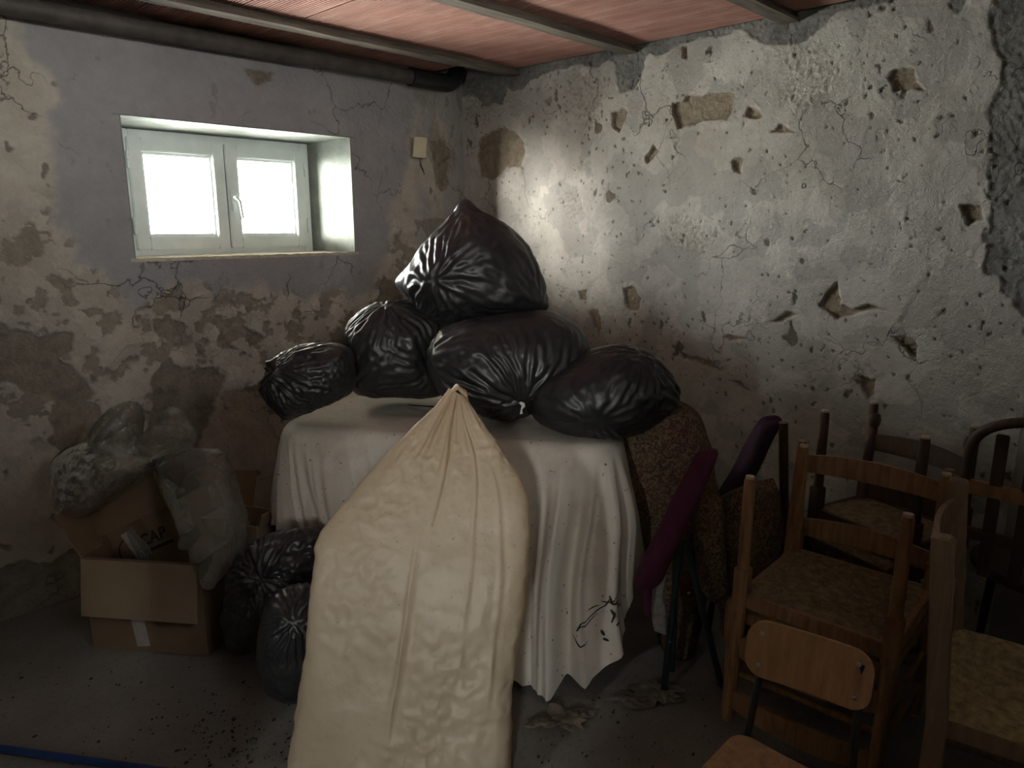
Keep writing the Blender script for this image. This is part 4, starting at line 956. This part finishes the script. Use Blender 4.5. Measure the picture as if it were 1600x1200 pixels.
loft_obj('drape', [(240,720,300,702,2.42,0.015), (246,730,340,706,2.42,0.05), (258,765,362,742,2.41,0.09), (276,805,378,790,2.39,0.10), (292,850,381,835,2.36,0.08), (306,885,362,880,2.32,0.06), (314,908,344,906,2.30,0.035), (322,920,332,920,2.30,0.01)], M['film'], pb, nu=112, nv=112, ex=2.2, disp=film_disp(0.0088, 231), post=film_buckle(231))
loft_obj('torn_end', [(279,852,283,858,2.30,0.006), (284,836,296,858,2.30,0.012), (296,832,304,850,2.31,0.014), (306,820,314,836,2.33,0.008)], M['film'], pb, nu=52, nv=45, ex=2.1, disp=film_disp(0.0048, 241), post=film_buckle(241))
loft_obj('torn_end', [(196,826,204,822,2.36,0.003), (203,842,216,836,2.36,0.006), (212,862,234,856,2.37,0.006), (222,880,240,876,2.38,0.004)], M['film'], pb, nu=52, nv=45, ex=2.1, disp=film_disp(0.0032, 251), post=film_buckle(251))

# ---- chairs
def tubeobj(name, pts, r, mat, parent, seg=12, flat=None): return MB().tube(pts, r, seg, True, flat).build(name, mat, parent)
_rush = {}
def rush_mesh(w, dep, h, cord=0.0135, mat='straw'):
    key = (round(w,3), round(dep,3), mat)
    if key in _rush: return _rush[key]
    n = 96; x, y = np.meshgrid(np.linspace(-1, 1, n), np.linspace(-1, 1, n)); x = x.ravel(); y = y.ravel()
    X = x*w/2; Y = y*dep/2
    side = np.abs(x) > np.abs(y)                            # cords run parallel to the rail of their own quarter
    dist = np.where(side, w/2-np.abs(X), dep/2-np.abs(Y)); along = np.where(side, Y, X)
    c_ = 0.0050*np.abs(np.sin(dist/cord*math.pi)) + 0.0045*fbm(np.stack([dist*90, along*7, side*5.0], 1), 3, 5)
    edge = np.minimum(w/2-np.abs(X), dep/2-np.abs(Y))
    top = 0.5*h*np.sqrt(np.clip(edge/0.022, 0, 1)*(2-np.clip(edge/0.022, 0, 1)))
    dip = -0.012*(1-x**2)*(1-y**2)
    Zt = top+c_*np.clip(edge/0.01, 0, 1)+dip; Zb = -top-c_*0.6+dip*0.5
    v = np.concatenate([np.stack([X, Y, Zt], 1), np.stack([X, Y, Zb], 1)]); f = grid_faces(n, n)
    me = mesh_np('rush_seat', v, np.concatenate([f, f[:, ::-1]+n*n])); me.materials.append(M[mat]); _rush[key] = me; return me
def ladder_chair(label, m4, mat='wood', w=0.405, dep=0.40, hs=0.41, H=0.82, square=False, slats=2, straw='straw', knob=False, frayed=False, rungs=True):
    """rush-seated ladder-back chair; local x across, y towards its back, z up"""
    e_ = empty('rush_chair', (0,0,0)); e_.matrix_world = m4
    tag(e_, label, 'chair', 'old rush-seated wooden chairs'); Mw = M[mat]; X, Y = w/2, dep/2
    def post(x, y, top, back):
        lean = 0.035 if back else 0.0
        if square:
            mb = MB(); a = 0.021
            ring = []
            for zz, oy in ((0, 0.0), (hs, 0.0), (top-0.006, lean), (top, lean)):
                k_ = 0.8 if zz == top else 1.0
                ring.append([mb.bm.verts.new((x+sx_*a*k_, y+oy+sy_*a*k_, zz)) for sx_, sy_ in ((-1,-1),(1,-1),(1,1),(-1,1))])
            for p_, q_ in zip(ring, ring[1:]):
                for i in range(4): mb.bm.faces.new((p_[i], p_[(i+1)%4], q_[(i+1)%4], q_[i]))
            mb.bm.faces.new(ring[0][::-1]); mb.bm.faces.new(ring[-1]); o_ = mb.bevel(0.003).build('back_post' if back else 'leg', Mw, e_); return
        mb = MB()
        mb.tube([(x, y, 0.004), (x, y, 0.02), (x, y, hs-0.11)], [0.0135, 0.016, 0.0175], 14)
        mb.box((x-0.0205, y-0.0205, hs-0.115), (x+0.0205, y+0.0205, hs+0.025)); mb.bevel(0.004)
        if back:
            mb.tube([(x, y, hs+0.02), (x, y+lean*0.4, (hs+top)/2), (x, y+lean, top-0.03), (x, y+lean, top)], [0.018, 0.018, 0.015, 0.013], 14)
            if knob: mb.tube([(x, y+lean, top-0.02), (x, y+lean, top-0.008), (x, y+lean, top+0.012), (x, y+lean, top+0.03), (x, y+lean, top+0.036)], [0.014, 0.021, 0.023, 0.018, 0.008], 14)
        o_ = mb.build('back_post' if back else 'leg', Mw, e_)
        MB().tube([(x, y, 0.0), (x, y, 0.007)], 0.0125, 14).build('foot_tip', M['wood_tip'], o_)
    for sx_ in (-1, 1): post(sx_*X, Y, H, True); post(sx_*X, -Y, hs+0.02, False)
    for zz, r_ in ((hs-0.005, 0.014), (0.13, 0.0105)):
        pass
    for sy_ in (-1, 1):
        MB().box((-X, sy_*Y-0.011, hs-0.035), (X, sy_*Y+0.011, hs+0.005)).bevel(0.003).build('seat_rail', Mw, e_)
        if rungs: tubeobj('stretcher', [(-X, sy_*Y, 0.17), (X, sy_*Y, 0.17)], 0.010, Mw, e_)
    for sx_ in (-1, 1):
        MB().box((sx_*X-0.011, -Y, hs-0.035), (sx_*X+0.011, Y, hs+0.005)).bevel(0.003).build('seat_rail', Mw, e_)
        for zz in ((0.12, 0.22) if rungs else ()): tubeobj('stretcher', [(sx_*X, -Y, zz), (sx_*X, Y, zz)], 0.010, Mw, e_)
    o_ = link('rush_seat', rush_mesh(w+0.012, dep+0.012, 0.05, mat=straw), None, e_); o_.location = (0, 0, hs-0.008)
    for k_ in range(slats):                                 # curved back slats, arched along the top
        zc = hs+0.13+(H-0.075-hs-0.13)*k_/max(slats-1, 1); n = 14; mb = MB(); rows_ = []
        for i in range(n+1):
            xx = -X+2*X*i/n; bow = 0.030*(1-(xx/X)**2); ly = Y+0.035*(zc-hs)/(H-hs)
            hh = 0.028+0.014*(1-(xx/X)**2)
            rows_.append([mb.bm.verts.new((xx, ly+bow+a_, zc+b_)) for a_, b_ in ((-0.006,-0.028), (0.006,-0.028), (0.006,hh), (-0.006,hh))])
        for p_, q_ in zip(rows_, rows_[1:]):
            for i in range(4): mb.bm.faces.new((p_[i], p_[(i+1)%4], q_[(i+1)%4], q_[i]))
        mb.bm.faces.new(rows_[0]); mb.bm.faces.new(rows_[-1][::-1]); mb.build('back_slat', Mw, e_)
    if frayed:
        mb = MB(); rnd = random.Random(5)
        for _ in range(170):
            x0, y0_ = rnd.uniform(-X*0.8, X*0.8), rnd.uniform(-Y*0.8, Y*0.8); a_ = rnd.uniform(0, 6.28); L = rnd.uniform(0.03, 0.10); hgt = rnd.uniform(0.005, 0.03)
            z0_ = hs-0.034
            mb.tube([(x0, y0_, z0_), (x0+0.5*L*math.cos(a_), y0_+0.5*L*math.sin(a_), z0_-hgt), (x0+L*math.cos(a_+0.4), y0_+L*math.sin(a_+0.4), z0_-hgt*0.8)], [0.0011, 0.0009, 0.0005], 4, False)
        o_ = mb.build('loose_straw', M[straw], e_); o_['kind'] = 'stuff'
    return e_
def chair_m(cf, cl, zc, yf, yl, flip=False):
    """centre (ahead, aside), height of its origin, direction of its back (ahead, aside)"""
    y = Vector(Fv*yf+Rv*yl).normalized(); z_ = Vector((0,0,-1 if flip else 1)); x = y.cross(z_); m_ = Matrix((x, y, z_)).transposed().to_4x4(); m_.translation = Vector(FL(cf, cl, zc)); return m_
# front stack: one chair upright, its twin upside down on top
ladder_chair('upright brown rush chair carrying the upside-down one, its arched slats behind', chair_m(1.985, 0.965, 0.0, 0.74, 0.67), 'wood', w=0.43, dep=0.41, hs=0.378, H=0.80, slats=2, straw='straw')
ladder_chair('upside-down brown rush chair with pale leg tips, stacked behind the plywood backrest', chair_m(1.945, 0.955, 0.810, -0.74, -0.67, True), 'wood', hs=0.392, H=0.76, frayed=True, rungs=False, straw='straw_dark')
# square-posted chair at the picture's edge
ladder_chair('rush chair with thick square posts, closest to the camera', chair_m(1.46, 1.20, 0.0, 0.573, -0.819), 'wood_grey', w=0.42, dep=0.36, hs=0.445, H=0.865, square=True, slats=3)
# dark chairs by the wall
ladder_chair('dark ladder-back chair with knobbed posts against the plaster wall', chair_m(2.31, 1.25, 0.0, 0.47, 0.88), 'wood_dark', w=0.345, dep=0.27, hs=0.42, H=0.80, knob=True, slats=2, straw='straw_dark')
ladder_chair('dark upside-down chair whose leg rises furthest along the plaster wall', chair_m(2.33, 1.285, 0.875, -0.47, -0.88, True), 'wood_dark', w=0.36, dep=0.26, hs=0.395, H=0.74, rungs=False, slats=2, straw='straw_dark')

# ---- bentwood chair with a hooped back
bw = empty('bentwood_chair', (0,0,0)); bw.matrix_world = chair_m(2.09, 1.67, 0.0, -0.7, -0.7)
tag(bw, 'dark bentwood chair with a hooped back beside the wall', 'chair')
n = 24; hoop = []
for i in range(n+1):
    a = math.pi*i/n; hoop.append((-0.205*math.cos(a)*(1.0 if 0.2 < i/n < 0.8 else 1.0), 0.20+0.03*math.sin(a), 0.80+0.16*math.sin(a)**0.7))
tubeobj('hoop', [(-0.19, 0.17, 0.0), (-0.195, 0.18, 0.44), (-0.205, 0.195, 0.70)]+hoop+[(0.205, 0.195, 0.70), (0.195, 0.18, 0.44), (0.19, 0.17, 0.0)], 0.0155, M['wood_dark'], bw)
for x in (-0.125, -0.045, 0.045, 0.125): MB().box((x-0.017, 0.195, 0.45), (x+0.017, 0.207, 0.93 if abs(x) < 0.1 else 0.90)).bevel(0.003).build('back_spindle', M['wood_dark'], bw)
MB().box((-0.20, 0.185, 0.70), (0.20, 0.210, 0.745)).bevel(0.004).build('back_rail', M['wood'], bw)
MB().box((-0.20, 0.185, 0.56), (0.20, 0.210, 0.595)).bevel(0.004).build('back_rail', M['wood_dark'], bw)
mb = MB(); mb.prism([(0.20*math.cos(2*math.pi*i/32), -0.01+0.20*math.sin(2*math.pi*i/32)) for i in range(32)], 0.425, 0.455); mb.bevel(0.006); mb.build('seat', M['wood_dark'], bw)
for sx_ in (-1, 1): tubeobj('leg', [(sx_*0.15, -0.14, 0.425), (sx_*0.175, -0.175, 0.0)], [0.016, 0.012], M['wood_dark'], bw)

# ---- small school chair: plywood on a steel frame
sc = empty('school_chair', (0,0,0)); sc.matrix_world = chair_m(1.26, 0.52, 0.0, 0.72, 0.69)
tag(sc, 'small school chair with a rounded plywood backrest on dark steel legs', 'chair')
def rr_poly(w, h, r, n=8):
    pts = []
    for cx_, cy_, a0 in ((w/2-r, h/2-r, 0), (-w/2+r, h/2-r, 90), (-w/2+r, -h/2+r, 180), (w/2-r, -h/2+r, 270)):
        pts += [(cx_+r*math.cos(R_(a0+90*i/n)), cy_+r*math.sin(R_(a0+90*i/n))) for i in range(n+1)]
    return pts
def bent_board(name, w, h, r, th, m4, bow, mat, parent):
    mb = MB(); mb.prism(rr_poly(w, h, r), -th/2, th/2)
    bmesh.ops.bisect_plane
    es = None
    for k_ in range(1, 10):
        xx = -w/2+w*k_/10; bmesh.ops.bisect_plane(mb.bm, geom=mb.bm.verts[:]+mb.bm.edges[:]+mb.bm.faces[:], plane_co=(xx, 0, 0), plane_no=(1, 0, 0))
    for v_ in mb.bm.verts: v_.co.z += bow*((v_.co.x/(w/2))**2)
    mb.bm.transform(m4); return mb.build(name, mat, parent)
back_m = Matrix.Translation((0.0, 0.158, 0.592)) @ Matrix.Rotation(R_(8), 4, 'Z') @ Matrix.Rotation(R_(82), 4, 'X')
bk = bent_board('backrest', 0.255, 0.128, 0.042, 0.009, back_m, 0.012, M['ply'], sc)
for x in (-0.097, 0.097):
    for zz in (-0.036, 0.036):
        c_ = back_m @ Vector((x, zz, 0.0125)); nrm = (back_m.to_3x3() @ Vector((0,0,1))).normalized()
        mb = MB().tube([c_-nrm*0.006, c_+nrm*0.0015, c_+nrm*0.003], [0.0052, 0.0052, 0.003], 12); mb.build('rivet', M['chrome'], bk)
bent_board('seat', 0.27, 0.28, 0.04, 0.010, Matrix.Translation((0, 0.0, 0.355)), 0.006, M['ply'], sc)
for sx_ in (-1, 1):
    tubeobj('back_tube', [(sx_*0.104, 0.172, 0.63), (sx_*0.106, 0.165, 0.50), (sx_*0.112, 0.148, 0.38), (sx_*0.118, 0.15, 0.34), (sx_*0.135, 0.185, 0.006)], 0.0085, M['iron'], sc)
    tubeobj('leg', [(sx_*0.118, 0.15, 0.342), (sx_*0.118, -0.10, 0.342), (sx_*0.120, -0.12, 0.33), (sx_*0.135, -0.145, 0.006)], 0.0085, M['iron'], sc)
tubeobj('cross_tube', [(-0.118, -0.10, 0.342), (0.118, -0.10, 0.342)], 0.0085, M['iron'], sc)

# ---- purple folding chairs, folded
fc1 = tag(empty('folding_chair', FL(2.08, 0.49, 0.0)), 'folded chair with a plum padded seat and dark green legs', 'folding chair')
loft_obj('padded_seat', [(1093,706,1119,702,2.10,0.012), (1082,722,1119,712,2.10,0.030), (1062,760,1106,750,2.09,0.042), (1038,810,1084,798,2.08,0.045), (1013,858,1060,848,2.06,0.042), (999,892,1044,884,2.05,0.036), (993,910,1030,910,2.05,0.022), (996,920,1012,922,2.05,0.01)], M['purple'], fc1, nu=80, nv=70, ex=2.6,
    disp=lambda cx, t, sy_, V: (0.006*fbm(V.reshape(-1,3)*9, 3, 301)).reshape(cx.shape))
loft_obj('loose_cover', [(1000,905,1020,905,2.045,0.012), (1004,930,1018,930,2.045,0.012), (1006,958,1016,966,2.045,0.006)], M['purple'], fc1, nu=40, nv=30)
base = np.array(fc1.location)
for a, b in (((1064,842,2.09),(1046,1000,2.10)), ((1070,842,2.11),(1112,1010,2.13)), ((1058,850,2.16),(1052,990,2.20))):
    p0 = P(*a); p1 = P(*b); dirn = (p1-p0)/(p1[2]-p0[2]); p2 = p0+dirn*(-p0[2]+0.006)
    tubeobj('leg', [p0-base, p2-base], 0.011, M['green_iron'], fc1)
for px, py in ((1064,839), (1047,1002), (1076,926)):
    c_ = P(px, py, 2.075)-base; MB().tube([Vector(c_), Vector(c_)-Vector(Fv)*0.006], [0.004, 0.003], 8).build('rivet', M['chrome'], fc1)
loft_obj('lining', [(1016,912,1040,900,2.07,0.004), (1014,935,1036,930,2.07,0.008), (1018,960,1040,958,2.07,0.010), (1022,985,1042,992,2.07,0.004)], M['pale_cloth'], fc1, nu=40, nv=40, disp=film_disp(0.006, 311))
fc2 = tag(empty('folding_chair', FL(2.55, 0.85, 0.0)), 'folded chair with a dark violet padded seat leaning near the wall', 'folding chair')
loft_obj('padded_seat', [(1196,652,1216,650,2.62,0.012), (1184,664,1219,658,2.62,0.05), (1166,698,1200,692,2.61,0.07), (1146,738,1180,734,2.60,0.07), (1120,778,1160,772,2.59,0.06), (1108,800,1135,802,2.58,0.02)], M['purple_dark'], fc2, nu=70, nv=60, ex=2.6)
base = np.array(fc2.location)
for a, b, hw in (((1224,660,2.56),(1226,860,2.58),0.017), ((1140,780,2.56),(1120,900,2.5),0.012)):
    p0 = P(*a); p1 = P(*b); dirn = (p1-p0)/(p1[2]-p0[2]); p2 = p0+dirn*(-p0[2]+0.005)
    tubeobj('leg', [p0-base, p2-base], hw, M['wood_dark'], fc2, 10)

# ---- floral upholstery between sheet and chairs
fq = loft_obj('upholstered_cushion', [(1034,1012,1084,1010,2.36,0.10), (1020,930,1100,930,2.38,0.11), (1002,860,1112,860,2.40,0.12), (982,790,1124,790,2.42,0.12), (972,730,1114,726,2.43,0.12), (978,680,1100,672,2.44,0.13), (1000,644,1084,640,2.45,0.10), (1024,630,1066,630,2.45,0.05)], M['floral'], None, nu=110, nv=100, ex=2.5,
    disp=lambda cx, t, sy_, V: (0.010*fbm(V.reshape(-1,3)*5, 3, 321)).reshape(cx.shape))
tag(fq, 'tall rounded cushion in faded floral tapestry standing beside the sheet', 'cushion')
zlow = fq.location.z
fb = loft_obj('fabric_bundle', [(1132,1000,1210,1000,2.40,0.06), (1120,930,1214,930,2.40,0.09), (1100,880,1216,880,2.40,0.10), (1090,830,1216,820,2.42,0.11), (1104,795,1214,778,2.44,0.10), (1140,770,1206,758,2.46,0.07), (1180,752,1200,748,2.47,0.02)], M['floral_dark'], None, nu=90, nv=90, ex=2.3,
    disp=lambda cx, t, sy_, V: (0.040*(ridged(V.reshape(-1,3)*5, 3, 331)-0.5)).reshape(cx.shape))
tag(fb, 'dark floral fabric bundled up behind the folding chair', 'fabric')
fd = loft_obj('fabric_bolster', [(1112,940,1128,938,2.22,0.01), (1094,922,1136,918,2.22,0.04), (1086,880,1132,876,2.23,0.05), (1082,830,1128,826,2.25,0.055), (1084,795,1126,790,2.28,0.05), (1100,778,1120,776,2.30,0.02)], M['floral'], None, nu=70, nv=70, ex=2.3,
    disp=lambda cx, t, sy_, V: (0.015*(ridged(V.reshape(-1,3)*8, 2, 341)-0.5)).reshape(cx.shape))
tag(fd, 'short floral bolster drooping between the folding chair and stacked chairs', 'cushion')

# ---- on the floor: blue tube, rags under the hem, grit
p0 = PZ(-40, 1164, 0.012); p1 = PZ(262, 1206, 0.012)
bt = MB().tube([Vector(p0-(p1-p0)*0.5), Vector(p0), Vector(p1), Vector(p1+(p1-p0)*0.3)], 0.011, 14).build('metal_tube', M['blue']); tag(bt, 'thin blue painted metal tube lying on the floor', 'tube')
def rag(px, py, sx_, sy_, sd, label, mat, amt=0.28):
    n_ = 46; a_, b_ = np.meshgrid(np.linspace(-1, 1, n_), np.linspace(-1, 1, n_)); a_ = a_.ravel(); b_ = b_.ravel(); c_ = PZ(px, py, 0.0)
    r0 = np.maximum(np.abs(a_), np.abs(b_)); rad = np.hypot(a_, b_)+1e-6; rr = 1+0.9*fbm(np.stack([a_/rad*0.9, b_/rad*0.9, 0*a_+sd], 1), 3, sd)
    v = (a_*r0/rad*rr*sx_)[:,None]*Rv+(b_*r0/rad*rr*sy_)[:,None]*Fv + 0.012*Zv; f = grid_faces(n_, n_)
    v = buckle(v, f, lambda mid, dr: amt*(0.5+np.clip(fbm(mid*9, 2, sd), -0.4, 0.6)), iters=60, hold=0.003, bend=0.05, seed=sd, noise=0.012, nfreq=14, quads=True)
    v[:,2] = np.abs(v[:,2]-0.004)+0.002
    o_ = link('rag', mesh_np('rag', v, f), mat); o_.location = Vector(c_); md_ = o_.modifiers.new('thick', 'SOLIDIFY'); md_.thickness = 0.0025; md_.offset = 1; sb = o_.modifiers.new('smooth', 'SUBSURF'); sb.levels = sb.render_levels = 1
    return tag(o_, label, 'rag')
rag(880, 1128, 0.085, 0.055, 401, 'dirty grey rag on the floor under the hem of the sheet', M['rags'])
rag(1015, 1088, 0.10, 0.05, 407, 'matted scrap of dirty wadding on the floor below the folding chair', M['rags'])
mb = MB(); rnd = random.Random(11)
for _ in range(230):
    if rnd.random() < 0.55: px, py = rnd.gauss(370, 55), rnd.gauss(1150, 35)
    elif rnd.random() < 0.5: px, py = rnd.uniform(0, 460), rnd.uniform(1030, 1200)
    else: px, py = rnd.uniform(820, 1130), rnd.uniform(1080, 1200)
    if 455 < px < 800 or py > 1230: continue
    c_ = Vector(PZ(px, py, 0.0)); r_ = rnd.choice((0.0015, 0.002, 0.0025, 0.003, 0.005)); a_ = rnd.uniform(0, 6.28)
    mb.prism([(c_.x+r_*rnd.uniform(0.6, 1.6)*math.cos(a_+k_*1.257), c_.y+r_*rnd.uniform(0.5, 1.2)*math.sin(a_+k_*1.257)) for k_ in range(5)], -0.001, rnd.uniform(0.001, 0.003))
o = mb.build('floor_grit', M['debris'], None, False); o['kind'] = 'stuff'; o['label'] = 'black crumbs and grit scattered on the concrete floor'; o['category'] = 'grit'
